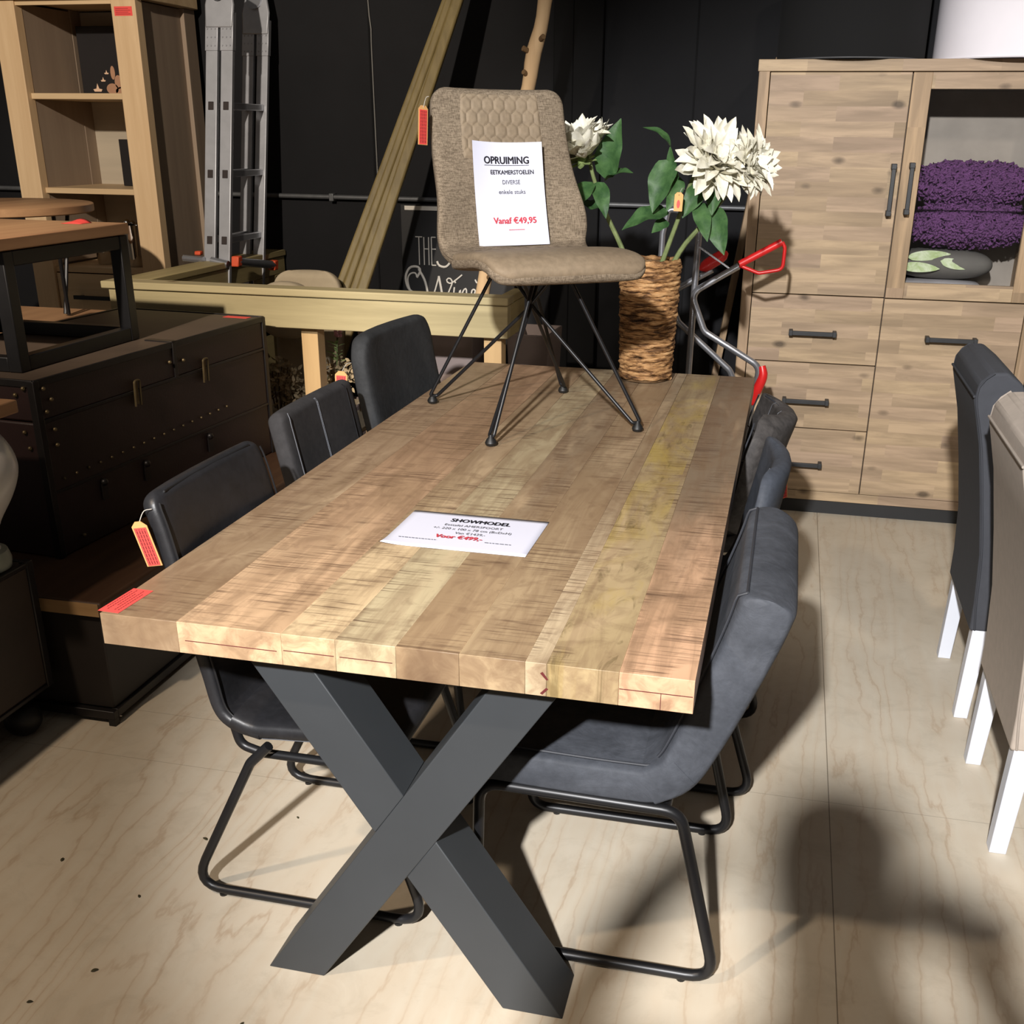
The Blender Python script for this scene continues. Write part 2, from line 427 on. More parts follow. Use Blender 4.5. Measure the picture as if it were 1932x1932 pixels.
M['pine_y'] = wood('treated_pine_side', srgb(146, 132, 92), srgb(172, 156, 112), 'y', 26, knots=True, dark=srgb(90, 64, 40))
M['pine_z'] = wood('treated_pine_post', srgb(178, 146, 104), srgb(198, 166, 120), 'z', 26)
M['pole'] = wood('green_treated_pole', srgb(104, 90, 56), srgb(132, 116, 76), 'z', 30)
M['branch'] = wood('bare_branch', srgb(178, 146, 108), srgb(208, 178, 138), 'z', 22, 0.7, True, srgb(90, 58, 40))
M['bark'] = wood('dark_bark', srgb(70, 50, 32), srgb(120, 94, 64), 'z', 30, 0.8)
M['bench'] = wood('dark_walnut_slab', srgb(62, 42, 30), srgb(84, 60, 42), 'y', 18, 0.5, True)
M['bench_end'] = wood('live_edge_end', srgb(150, 118, 80), srgb(190, 156, 112), 'x', 20, 0.6)
M['benchbody'] = plain('dark_brown_panel', srgb(34, 28, 24), 0.6, 0, 0.15, 4)
M['trunk'] = plain('oxblood_leatherette', srgb(40, 24, 23), 0.5, 0, 0.2, 5, 0.3, 120)
M['trunk_top'] = plain('brown_leatherette_lid', srgb(78, 65, 54), 0.55, 0, 0.12, 5, 0.2, 120)
M['trunk_edge'] = plain('dark_trunk_edging', srgb(30, 27, 27), 0.4, 0.2, 0.2, 20)
M['brass'] = plain('antique_brass', srgb(104, 90, 64), 0.45, 0.6, 0.2, 30)
M['brown_leather'] = plain('dark_brown_leather', srgb(56, 44, 36), 0.6, 0, 0.2, 4, 0.2, 100)
M['sidewood'] = wood('walnut_top', srgb(150, 112, 82), srgb(182, 142, 104), 'y', 20, 0.5)
M['alu'] = plain('brushed_aluminium', srgb(176, 178, 184), 0.38, 0.55, 0.1, 12, 0.05, 300)
M['alu_tube'] = plain('aluminium_tube', srgb(170, 172, 178), 0.28, 0.8, 0.1, 12)
M['hole'] = plain('dark_rung_socket', srgb(40, 30, 28), 0.7)
M['orange'] = plain('orange_plastic', srgb(214, 84, 48), 0.5)
M['red'] = plain('red_plastic', srgb(196, 30, 30), 0.35)
M['sticker'] = plain('red_sticker', srgb(228, 76, 70), 0.6, 0, 0.04)
M['card'] = plain('manila_card', srgb(214, 160, 100), 0.7, 0, 0.06)
M['ink'] = plain('black_ink', srgb(24, 22, 30), 0.7)
M['ink_grey'] = plain('grey_ink', srgb(96, 96, 104), 0.7)
M['ink_red'] = plain('red_ink', srgb(188, 58, 70), 0.7)
M['ink_maroon'] = plain('dark_print', srgb(90, 26, 26), 0.7)
M['paper'] = plain('white_paper', srgb(212, 213, 228), 0.7, 0, 0.01)
M['white_paint'] = plain('white_lacquer', srgb(214, 218, 228), 0.4, 0, 0.02)
M['greige'] = plain('greige_fabric', srgb(176, 164, 152), 0.9, 0, 0.05, 40, 0.2, 500)
M['greige_pipe'] = plain('greige_piping', srgb(160, 149, 138), 0.85)
M['navy'] = plain('charcoal_wool', srgb(58, 60, 66), 0.9, 0, 0.06, 40, 0.2, 500)
M['navy_pipe'] = plain('charcoal_wool_piping', srgb(50, 52, 58), 0.85)
M['beige'] = plain('beige_upholstery', srgb(168, 154, 130), 0.9, 0, 0.06, 20, 0.2, 400)
M['shade_white'] = plain('white_lampshade_fabric', srgb(226, 222, 228), 0.8, 0, 0.02)
M['shade_black'] = plain('black_lampshade_fabric', srgb(5, 5, 6), 0.95, 0, 0.1)
M['chrome'] = plain('polished_chrome', srgb(215, 212, 208), 0.06, 1.0, 0.03)
M['petal'] = leaf_mat('cream_petal', srgb(214, 210, 190), srgb(232, 229, 216), 0.6)
M['leaf'] = leaf_mat('green_leaf', srgb(40, 70, 38), srgb(70, 102, 58), 0.5)
M['sepal'] = leaf_mat('pale_green_sepal', srgb(96, 116, 70), srgb(150, 162, 104), 0.6)
M['stem'] = leaf_mat('green_stem', srgb(96, 108, 66), srgb(122, 134, 88), 0.6)
M['purple'] = plain('purple_shag', srgb(94, 56, 102), 0.9, 0, 0.25, 30)
M['pillow_grey'] = plain('grey_cushion', srgb(98, 96, 92), 0.9)
M['pillow_leaf'] = leaf_mat('printed_palm_leaf', srgb(150, 172, 110), srgb(206, 216, 190), 0.9)
M['plastic_bag'] = plain('white_foil_wrap', srgb(206, 204, 208), 0.3, 0.2)
M['zinc'] = plain('grey_zinc_planter', srgb(140, 126, 122), 0.7, 0, 0.08, 6)
M['dry'] = leaf_mat('dry_hydrangea', srgb(120, 104, 74), srgb(186, 166, 134), 0.8)
M['twig'] = plain('dry_twig', srgb(80, 58, 40), 0.8)
M['pink'] = plain('pink_blossom', srgb(196, 140, 150), 0.8)
M['lettering'] = plain('white_lettering', srgb(206, 200, 190), 0.7, 0, 0.04)
M['sign'] = plain('black_sign_board', srgb(18, 16, 17), 0.6, 0, 0.1)
M['picture'] = plain('black_canvas_print', srgb(18, 14, 16), 0.5)
M['candle'] = plain('printed_candle', srgb(226, 190, 160), 0.6)
M['stone'] = plain('printed_pebble', srgb(170, 128, 100), 0.6)
M['glaze'] = plain('white_glazed_ceramic', srgb(216, 212, 208), 0.25, 0, 0.03)
M['glaze_green'] = plain('pale_green_ceramic', srgb(150, 154, 140), 0.4, 0, 0.05)
M['caster'] = plain('black_caster', srgb(22, 22, 22), 0.5)
M['debris'] = leaf_mat('dried_leaf', srgb(44, 40, 30), srgb(78, 74, 50), 0.7)
M['cable'] = plain('white_cable', srgb(120, 118, 114), 0.5)
M['string'] = plain('white_string', srgb(190, 184, 174), 0.8)

# ------------------------------------------------------------------ the setting
WY = 3.75
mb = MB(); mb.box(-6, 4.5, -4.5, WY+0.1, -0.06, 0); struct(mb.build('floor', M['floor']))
mb = MB(); mb.box(-6, 4.5, WY, WY+0.12, 0, 3.6); struct(mb.build('wall_back', M['wall']))
for i, (a, b, d) in enumerate(((-0.53, -0.44, 0.03), (-0.437, -0.305, 0.05))):
    mb = MB(); mb.box(a, b, WY-d, WY, 0, 3.6); struct(mb.build('trim_%d' % (i+1), M['wallpost'], bevel=0.004))
for i, x in enumerate((-1.405, 0.1, -2.62)):
    mb = MB(); mb.box(x-0.004, x+0.004, WY-0.004, WY, 0, 3.6); struct(mb.build('trim_%d' % (i+3), M['wallpost']))

t = thing('wall_conduit', 'thin grey metal conduit running level along the black wall', 'pipe', (0, WY-0.03, 1.245))
mb = MB(); mb.tube([(-4.5, 0, 0.01), (2.6, 0, -0.012)], 0.011, 12); mb.build('pipe', M['pipe'], t)
for x in (-1.62, -0.05, -0.9):
    mb = MB(); mb.box(x-0.012, x+0.012, -0.015, 0.03, -0.018, 0.018); mb.build('pipe_clip', M['pipe'], t, bevel=0.003)
mb = MB(); mb.tube(catmull([(-1.4, WY-0.006, 2.6), (-1.403, WY-0.006, 2.2), (-1.40, WY-0.006, 2.05), (-1.392, WY-0.008, 1.98), (-1.394, WY-0.006, 1.9), (-1.39, WY-0.006, 1.3)], 24), 0.003, 6)
tag(mb.build('wall_cable', M['cable']), 'thin pale cable hanging straight down the black wall', 'cable')

# ------------------------------------------------------------------ writing
def write(name, txt, parent, x, y, width, height, mat, z=0.0006, bold=0.0, shear=0.0):
    cu = bpy.data.curves.new('txt', 'FONT'); cu.body = txt; cu.size = 1; cu.shear = shear
    cu.align_x = 'CENTER'; cu.resolution_u = 3
    o = bpy.data.objects.new('txt', cu); C.objects.link(o)
    dg = bpy.context.evaluated_depsgraph_get(); dg.update()
    me = bpy.data.meshes.new_from_object(o.evaluated_get(dg))
    bpy.data.objects.remove(o); bpy.data.curves.remove(cu)
    xs = [v.co.x for v in me.vertices]; ys = [v.co.y for v in me.vertices]
    w = max(xs)-min(xs); cx = (max(xs)+min(xs))/2; cap = 0.73
    for v in me.vertices:
        v.co = Vector(((v.co.x-cx)*width/w+x, v.co.y*height/cap+y, z))
    if bold:      # heavier strokes: the same letters again, a hair to each side
        vs = [v.co.copy() for v in me.vertices]; fs = [tuple(p.vertices) for p in me.polygons]; n = len(vs)
        d = bold*height
        me = bpy.data.meshes.new('txt')
        me.from_pydata([tuple(v+Vector((dx, dy, 0.00002*i))) for i, (dx, dy) in enumerate(((-d, 0), (d, 0), (0, d*0.5), (0, -d*0.5))) for v in vs], [], [tuple(j+i*n for j in f) for i in range(4) for f in fs])
    me.materials.clear(); me.materials.append(mat)
    b = bpy.data.objects.new(name, me); C.objects.link(b); b.parent = parent
    return b
def micro(mb, x0, x1, y, h, z=0.0006):      # a line of print too small to read: a row of tiny dashes
    x = x0
    while x < x1:
        w = rnd.uniform(0.003, 0.009)
        mb.box(x, min(x+w, x1), y-h/2, y+h/2, z-0.0003, z+0.0001); x += w+0.002

# ------------------------------------------------------------------ dining table
T = thing('dining_table', 'long dining table of mixed mango planks on grey X legs', 'table', (0, 0, 0))
LEN = 2.255; TH = 0.057
cols = [(-0.5, -0.358, (150, 124, 92), (158, 130, 98)),  # near and far wood tones; most far ones darkened as painted light falloff
        (-0.358, -0.171, (198, 160, 118), (168, 132, 98)),
        (-0.171, -0.077, (208, 180, 134), (162, 136, 102)),
        (-0.077, 0.026, (188, 170, 130), (172, 154, 118)),
        (0.026, 0.131, (164, 136, 98), (142, 120, 92)),
        (0.131, 0.238, (168, 142, 104), (150, 126, 94)),
        (0.238, 0.272, (190, 168, 132), (160, 138, 106)),
        (0.272, 0.385, (170, 146, 102), (160, 138, 98)),
        (0.385, 0.5, (212, 164, 122), (128, 108, 84))]
mb = MB(); tt2 = []
for k, (a, b, c1, c2) in enumerate(cols):
    mb.box(a+0.0001, b-0.0001, 0, LEN, 0.78-TH, 0.78, None, srgb(*c1)[:3]+(0.07*(k+1),)); tt2 += [srgb(*c2)]*6
top = mb.build('tabletop', M['table'], T, bevel=0.0008, seg=2)
at_ = top.data.attributes.new('tint2', 'FLOAT_COLOR', 'FACE')
for k, c in enumerate(tt2): at_.data[k].color = c
# end-grain joint lines across the near edge
mb = MB()
for x0, x1, z in ((-0.345, -0.18, 0.747), (-0.168, -0.08, 0.75), (-0.07, 0.02, 0.75), (0.386, 0.498, 0.752)):
    mb.box(x0, x1, -0.0006, 0.0004, z-0.0006, z+0.0006)
mb.box(0.4495, 0.4505, -0.0006, 0.0004, 0.724, 0.752)
mb.add([(0.262, -0.0007, 0.763), (0.266, -0.0007, 0.766), (0.2755, -0.0007, 0.753), (0.272, -0.0007, 0.752)], [(0, 1, 2, 3)])
mb.add([(0.262, -0.0007, 0.728), (0.266, -0.0007, 0.726), (0.2755, -0.0007, 0.737), (0.272, -0.0007, 0.739)], [(0, 1, 2, 3)])
buildn(mb, 'edge_crack', M['ink_maroon'], top)
ZT = 0.78-TH-0.008
for y0 in (0.077, 2.06):
    mb = MB(); y1 = y0+0.12
    a0, a1, h = 0.181, 0.297, ZT
    B = lambda s: [(s*-a1, 0), (s*-a0, 0), (s*a1, h), (s*a0, h)]
    mb.prism([(-a1, 0), (-a0, 0), (a1, h), (a0, h)], y0, y1)
    leg = buildn(mb, 'x_leg', M['frame'], T, bevel=0.002)
    mb = MB(); q = 0.5*h; g = 0.0012
    # second bar in two halves that butt against the first
    def xr(z, s): return -a1+(a0+a1)*z/h if s < 0 else -a0+(a0+a1)*z/h
    # edges of bar one at height z: xr(z,-1) .. xr(z,1); bar two mirrored
    zc0 = h*(a0)/(a0+a1); zc1 = h*(a1)/(a0+a1)
    w = (a1-a0)/2
    # top-left half
    mb.prism([(-a1, h), (-a0, h), (0-0.0, zc1), (-w, q)], y0+0.0008, y1-0.0008)
    mb.prism([(0, zc0), (w, q), (a1, 0), (a0, 0)], y0+0.0008, y1-0.0008)
    buildn(mb, 'x_leg', M['frame'], T, bevel=0.002)
    mb = MB(); mb.box(-0.34, 0.34, y0-0.005, y1+0.005, ZT, ZT+0.008)
    buildn(mb, 'mounting_plate', M['frame'], T, bevel=0.001)
mb = MB()
Ms = Matrix.Translation((-0.488, 0.055, 0.7804)) @ Matrix.Rotation(math.radians(87), 4, 'Z')
mb.box(-0.048, 0.052, -0.022, 0.018, 0, 0.0004, Ms); st = mb.build('price_sticker', M['sticker'], T)
mb = MB()
for i, (a, b) in enumerate(((-0.03, 0.035), (-0.038, 0.044), (-0.02, 0.03), (-0.038, 0.044), (-0.038, 0.03))):
    x = a
    while x < b: mb.box(x, x+0.005, 0.012-i*0.0068, 0.0135-i*0.0068, 0.0004, 0.0007, Ms); x += 0.0065
mb.build('sticker_print', M['ink_maroon'], st)

# sheet on the table
P = thing('price_sheet', 'white paper reading SHOWMODEL lying flat on the planks', 'paper sign', (-0.012, 0.535, 0.7812), math.radians(-0.5))
mb = MB(); G = []
for i in range(13):
    row = []
    for j in range(19):
        x = -0.1485+0.297*j/18; y = -0.105+0.21*i/12
        c = max(0, (-x-0.09)/0.06)*max(0, (-y-0.05)/0.055)
        row.append((x, y, 0.004*c*c))
    G.append(row)
mb.grid(G); mb.build('paper', M['paper'], P, solid=0.0003)
write('heading_text', 'SHOWMODEL', P, 0.012, 0.052, 0.128, 0.019, M['ink'], 0.0016, 0.04)
write('printed_text', 'Eettafel AMERSFOORT', P, 0.005, 0.026, 0.124, 0.0115, M['ink_grey'], 0.0016)
write('printed_text', '+/- 220 x 100 x 78 cm (BxDxH)', P, 0.008, 0.004, 0.166, 0.012, M['ink_grey'], 0.0016)
write('printed_text', 'Van \u20ac1439,-', P, 0.010, -0.0185, 0.064, 0.0125, M['ink_grey'], 0.0016)
write('price_text', 'Voor \u20ac499,-', P, -0.006, -0.046, 0.098, 0.019, M['ink_red'], 0.0016, 0.05)
mb = MB(); micro(mb, -0.125, -0.045, -0.062, 0.0022, 0.0016); mb.build('small_print', M['ink_grey'], P)
mb = MB(); micro(mb, 0.052, 0.106, -0.052, 0.0022, 0.0016); mb.build('small_print', M['ink_grey'], P)

# ------------------------------------------------------------------ upholstered shells
def shell(mb, cl, hw, th, p=5, wrap=0.0, er=0.03, n=40, K=36, q=None, cap=(True, True), roundw=0.0):
    pts = catmull([(a, 0, b) for a, b in cl], n)
    tot = sum((pts[i+1]-pts[i]).length for i in range(n-1))
    # stations: dense near ends
    S = sorted(set([i/(n-1) for i in range(n)]+[er/tot*(1-math.cos(a*PI/2/7)) for a in range(8)]+[1-er/tot*(1-math.cos(a*PI/2/7)) for a in range(8)]))
    def at(s):
        g = min(max(s, 0), 1)*(n-1); k = min(int(g), n-2); c = pts[k].lerp(pts[k+1], g-k)
        a = pts[max(k-1, 0)]; b = pts[min(k+2, n-1)]; t = (b-a).normalized()
        return c, Vector((t.z, 0, -t.x))
    def P3(s, t, o, extra=0):
        c, N = at(s); h = hw(s) if callable(hw) else hw; w = th(s) if callable(th) else th
        wr = wrap(s) if callable(wrap) else wrap
        kk = 1; dw = 0
        for e, on in ((s*tot, cap[0]), ((1-s)*tot, cap[1])):
            if on and e < er:
                x = 1-e/er; kk = min(kk, math.sqrt(max(0.0, 1-x*x)))
            if on and roundw and e < roundw:
                x = 1-e/roundw; dw = max(dw, roundw*(1-math.sqrt(max(0.0, 1-x*x))))
        kk = max(kk, 0.08)
        return c+Vector((0, 1, 0))*(h-dw)*t+N*((w/2*kk+extra)*o+wr*t*t)
    q = q or p; R = []
    for s in S:
        R.append([P3(s, sp(math.cos(2*PI*k/K), 2/p), sp(math.sin(2*PI*k/K), 2/q)) for k in range(K)])
    mb.rings(R)
    return P3
def piping(P3, t, o, r, s0=0.0, s1=1.0, n=40, ends=False, mb=None):
    mb = mb or MB()
    pts = [P3(s0+(s1-s0)*i/(n-1), t, o, 0.001) for i in range(n)]
    mb.tube(pts, r, 7); return mb
def loop_tube(mb, path, y, r, rad=0.045, closed=True):
    mb.tube(fillet([(a, y, b) for a, b in path], rad, 7, closed), r, 12, closed)

# chair 4: slate suede, near right.  local +x = facing direction
def sled_frame(T_, path, ys, r, mat, bars=()):
    for y in ys:
        mb = MB(); loop_tube(mb, path, y, r); s = mb.build('sled_leg', mat, T_)
        mb = MB()
        x0 = min(p[0] for p in path); x1 = max(p[0] for p in path)
        for x in (x0+0.065, x1-0.065): mb.lathe([(0.007, -0.0), (0.009, 0.0), (0.009, 0.005)], 12, Matrix.Translation((x, y, 0.0)))
        buildn(mb, 'glide', M['caster'], s)
    for (x, z) in bars:
        mb = MB(); mb.tube([(x, ys[0], z), (x, ys[1], z)], r*0.9, 10); mb.build('cross_bar', mat, T_)

def slate_chair():
    t = thing('dining_chair', 'slate grey suede dining chair on black sled legs, nearest on the right side', 'chair', (0.33, 0.48, 0), PI)
    sled_frame(t, [(-0.237, 0.013), (0.245, 0.013), (0.235, 0.392), (-0.148, 0.385)], (-0.245, 0.245), 0.0115, M['black'], ((0.15, 0.388), (-0.12, 0.383)))
    hw = 0.255
    mb = MB(); S = shell(mb, [(0.235, 0.437), (0.1, 0.432), (-0.04, 0.430), (-0.105, 0.436), (-0.150, 0.475)], hw, 0.078, 9, 0, 0.02, cap=(True, False))
    seat = mb.build('seat', M['slate'], t, angle=50)
    for tt in (-0.93, 0.93):
        a = piping(S, tt, 1, 0.0028, 0.03, 0.86); buildn(a, 'piping', M['piping_dark'], seat)
    # flat side panels under the piping read as a box edge
    mb = MB(); B = shell(mb, [(-0.085, 0.428), (-0.135, 0.462), (-0.170, 0.53), (-0.215, 0.645), (-0.252, 0.75), (-0.272, 0.822)], lambda s: hw-0.006*s, lambda s: 0.085+0.022*s, 9, 0, 0.022, cap=(False, True))
    back = mb.build('backrest', M['slate'], t, angle=50)
    for tt in (-0.92, 0.92):
        a = piping(B, tt, 1, 0.0028, 0.12, 0.985); buildn(a, 'piping', M['piping_dark'], back)
    a = MB(); a.tube([B(0.985, -0.92+1.84*i/20, 1, 0.001) for i in range(21)], 0.0028, 7); buildn(a, 'piping', M['piping_dark'], back)
    return t
slate_chair()

# chair 1: black leather with stitched seat, near left
def leather_chair():
    t = thing('dining_chair', 'black leather dining chair with thin curved back, nearest on the left side', 'chair', (-0.29, 0.478, 0), 0)
    for y in (-0.222, 0.222):
        mb = MB()
        mb.tube(fillet([(-0.06, y, 0.392), (-0.105, y, 0.345), (-0.270, y, 0.013), (0.262, y, 0.013), (0.15, y, 0.375), (0.10, y, 0.392)], 0.05, 7), 0.0105, 12)
        s = mb.build('sled_leg', M['black'], t)
        mb = MB()
        for x in (-0.2, 0.2): mb.lathe([(0.007, -0.0), (0.009, 0.0), (0.009, 0.005)], 12, Matrix.Translation((x, y, 0.0)))
        buildn(mb, 'glide', M['caster'], s)
    for y in (-0.19, 0.19):
        mb = MB(); mb.tube(fillet([(-0.15, y, 0.41), (-0.14, y, 0.365), (-0.09, y, 0.352), (0.18, y, 0.352), (0.20, y, 0.40)], 0.03, 6), 0.010, 10)
        mb.build('seat_rail', M['black'], t)
    mb = MB(); mb.tube([(0.12, -0.222, 0.39), (0.12, 0.222, 0.39)], 0.010, 10); mb.build('cross_bar', M['black'], t)
    mb = MB(); S = shell(mb, [(0.225, 0.425), (0.1, 0.435), (-0.03, 0.428), (-0.09, 0.425), (-0.135, 0.44)], lambda s: 0.232, 0.05, 4, 0.0, 0.025, cap=(True, False), roundw=0.05)
    seat = mb.build('seat', M['leather'], t, angle=60)
    mb = MB(); B = shell(mb, [(-0.075, 0.418), (-0.13, 0.425), (-0.170, 0.455), (-0.195, 0.53), (-0.222, 0.62), (-0.252, 0.74), (-0.272, 0.83), (-0.292, 0.893)], lambda s: 0.232-0.016*s, lambda s: 0.042+0.012*s, 4, lambda s: 0.03*min(1, s*2)*(1-0.3*s), 0.02, cap=(False, True), roundw=0.035, n=50)
    back = mb.build('backrest', M['leather'], t, angle=60)
    a = MB()
    for tt in (-0.97, 0.97): piping(B, tt, 0.75, 0.0022, 0.05, 0.96, mb=a)
    a.tube([B(0.985, -0.85+1.7*i/20, 0.9, 0.001) for i in range(21)], 0.0022, 7)
    buildn(a, 'piping', M['piping_black'], back)
    a = MB()
    for tt in (-0.93, 0.93): piping(S, tt, -0.8, 0.0018, 0.08, 0.98, mb=a)
    buildn(a, 'stitching', M['thread'], seat)
    return t
leather_chair()

def simple_chair(label, loc, rot, mat, seat_cl, back_cl, hw, th, wrap=0.0, roundw=0.05, pip=None, seams=(), p=4, er=0.02, ridge=None, hwf=None, legw=0.2):
    t = thing('dining_chair', label, 'chair', loc, rot)
    sled_frame(t, [(-0.235, 0.012), (0.235, 0.012), (0.20, 0.385), (-0.12, 0.385)], (-legw, legw), 0.011, M['black'], ((0.1, 0.385),))
    mb = MB(); S = shell(mb, seat_cl, hw, th, p, 0.0, er, cap=(True, False), roundw=roundw); seat = mb.build('seat', mat, t, angle=60)
    mb = MB(); B = shell(mb, back_cl, hwf or hw, th, p, wrap, er, cap=(False, True), roundw=roundw, n=46); back = mb.build('backrest', mat, t, angle=60)
    for tt, m_, r in seams:
        a = MB(); piping(B, tt, 1, r, 0.1, 0.985, mb=a); buildn(a, 'stitching', m_, back)
    if pip:
        a = MB()
        for tt in (-0.96, 0.96): piping(B, tt, 0.8, 0.0025, 0.1, 0.95, mb=a)
        a.tube([B(0.98, -0.85+1.7*i/20, 0.85, 0.001) for i in range(21)], 0.0025, 7); buildn(a, 'piping', pip, back)
    if ridge:
        for s_ in ridge:
            a = MB(); a.tube([B(s_, -0.9+1.8*i/24, 1, 0.0005) for i in range(25)], 0.002, 6); buildn(a, 'crease_seam', M['piping_black'], back)
    return t
seatcl = [(0.22, 0.43), (0.08, 0.44), (-0.05, 0.43), (-0.12, 0.435)]
simple_chair('charcoal dining chair with double grey stitch line, middle of the left side', (-0.38, 1.135, 0), 0, M['charcoal'], seatcl,
             [(-0.08, 0.425), (-0.14, 0.45), (-0.175, 0.55), (-0.20, 0.68), (-0.225, 0.80), (-0.245, 0.895)], 0.225, 0.06, 0.012, 0.03,
             seams=((-0.88, M['thread'], 0.0011), (-0.03, M['thread'], 0.0010), (-0.055, M['thread'], 0.0010), (0.75, M['piping_black'], 0.0015)), p=5)
simple_chair('charcoal dining chair with creased rounded back, farthest on the left side', (-0.40, 1.76, 0), math.radians(-3), M['charcoal2'], seatcl,
             [(-0.08, 0.425), (-0.14, 0.45), (-0.170, 0.55), (-0.195, 0.68), (-0.225, 0.82), (-0.25, 0.98)], 0.275, 0.075, 0.03, 0.09, ridge=(0.52,), p=4)
simple_chair('slate blue dining chair with white dotted stitch line, middle of the right side', (0.375, 1.10, 0), PI, M['slate_blue'], seatcl,
             [(-0.08, 0.425), (-0.14, 0.45), (-0.175, 0.52), (-0.195, 0.62), (-0.220, 0.74), (-0.235, 0.832)], 0.235, 0.045, 0.035, 0.09,
             seams=((0.60, M['thread'], 0.0012), (0.63, M['piping_dark'], 0.0012)), p=4)
simple_chair('mottled dark grey shell chair with quilted seams, farthest on the right side', (0.385, 1.75, 0), PI, M['mottled'], seatcl,
             [(-0.08, 0.425), (-0.14, 0.45), (-0.18, 0.55), (-0.205, 0.68), (-0.225, 0.75), (-0.235, 0.79)], 0.235, 0.06, 0.075, 0.10,
             seams=((-0.5, M['thread'], 0.001), (0.0, M['thread'], 0.001), (0.5, M['thread'], 0.001)), pip=M['piping_dark'], ridge=(0.7,), p=3.5)

# ------------------------------------------------------------------ taupe chair standing on the table
TC = thing('dining_chair', 'taupe dining chair with honeycomb quilted back standing on the tabletop', 'chair', (-0.11, 1.52, 0.78), math.atan2(-0.816, 0.578))
# local x forward, local y to the left of the sitter; heights measured from the tabletop
def taupe():
    t = TC
    fa, fb = 0.255, 0.215
    hub = (0.0, 0.0, 0.30)
    for sx_ in (1, -1):
        for sy in (1, -1):
            f = Vector((sx_*fa, sy*fb, 0.022))
            mb = MB()
            a = Vector((sx_*0.155, sy*0.035, 0.405)); b = Vector((sx_*0.012, sy*0.012, 0.30)); c = Vector((-sx_*0.05, -sy*0.05, 0.405))
            out = Vector((sx_, sy*0.8, 0)).normalized()
            side = Vector((-out.y, out.x, 0))
            mb.tube(fillet([a+side*0.02*sx_*sy, f+side*0.008+out*0.004+Vector((0, 0, 0.002)), f-side*0.008-out*0.012+Vector((0, 0, 0.002)), b, c], 0.011, 6), 0.0052, 10)
            leg = mb.build('leg', M['black'], t)
            mb = MB(); mb.lathe([(0.004, 0.030), (0.007, 0.024), (0.013, 0.016), (0.016, 0.009), (0.014, 0.003), (0.009, 0.0)][::-1], 14, Matrix.Translation((f.x, f.y, 0)))
            mb.build('foot_pad', M['caster'], leg)
    mb = MB(); mb.box(-0.16, 0.16, -0.015, 0.015, 0.398, 0.408); mb.box(-0.015, 0.015, -0.12, 0.12, 0.398, 0.408); buildn(mb, 'mounting_plate', M['black'], t)
    # shell: back covers the bend
    mb = MB(); S = shell(mb, [(0.285, 0.425), (0.24, 0.455), (0.15, 0.462), (0.05, 0.452), (-0.04, 0.442)], lambda s: 0.215, 0.042, 4, lambda s: 0.0, 0.02, cap=(True, False), roundw=0.05)
    seat = mb.build('seat', M['taupe'], t, angle=60)
    mb = MB(); U = shell(mb, [(0.283, 0.414), (0.24, 0.442), (0.15, 0.449), (0.05, 0.439), (-0.04, 0.429)], lambda s: 0.218, 0.042, 4, 0, 0.02, cap=(True, False), roundw=0.05)
    mb.build('seat_underside', M['taupe_weave'], t, angle=60)
    a = MB()
    for tt in (-0.985, 0.985): piping(S, tt, -0.1, 0.0028, 0.04, 1.0, mb=a)
    a.tube([S(0.012, -0.8+1.6*i/20, 0.0, 0.0) for i in range(21)], 0.0028, 7)
    buildn(a, 'piping', M['taupe_pipe'], seat)
    def wr(s): return 0.055*math.exp(-((s-0.42)/0.2)**2)+0.014*s
    mb = MB(); B = shell(mb, [(0.0, 0.438), (-0.08, 0.434), (-0.14, 0.441), (-0.178, 0.475), (-0.205, 0.55), (-0.235, 0.66), (-0.265, 0.775), (-0.285, 0.872)],
                         lambda s: 0.215+0.012*math.exp(-((s-0.35)/0.15)**2)-0.02*s*s, lambda s: 0.045+0.012*math.sin(PI*s), 4, wr, 0.022, n=60, K=44, cap=(False, True), roundw=0.045)
    back = mb.build('backrest', M['taupe_weave'], t, angle=60)
    a = MB()
    for tt in (-0.99, 0.99): piping(B, tt, 0.1, 0.0026, 0.05, 0.93, mb=a, n=60)
    buildn(a, 'piping', M['taupe_pipe'], back)
    # quilted panel with raised honeycomb cells
    mb = MB(); G = []
    def hexd(x, y, r):
        best = 9; 
        h = r*math.sqrt(3)
        d = []
        ci = round(x/(1.5*r))
        for i in (ci-1, ci, ci+1):
            off = h/2 if i % 2 else 0
            cj = round((y-off)/h)
            for j in (cj-1, cj, cj+1):
                d.append(math.hypot(x-i*1.5*r, y-(j*h+off)))
        d.sort(); return d[1]-d[0]
    n1, n2 = 80, 130
    s0, s1 = 0.68, 0.975
    for i in range(n1):
        row = []
        s = s0+(s1-s0)*i/(n1-1)
        for j in range(n2):
            tt = -0.6+1.2*j/(n2-1)
            h = min(1, hexd(s*0.52, tt*0.205, 0.020)/0.014)
            e = min(1, min(j, n2-1-j)/4.0)*min(1, min(i, n1-1-i)/4.0)
            row.append(B(s, tt, 1, -0.0015+(0.0005+0.0045*math.sqrt(h))*e))
        G.append(row)
    mb.grid(G); mb.build('quilted_panel', M['taupe'], back, angle=180)
    return B
TB = taupe()
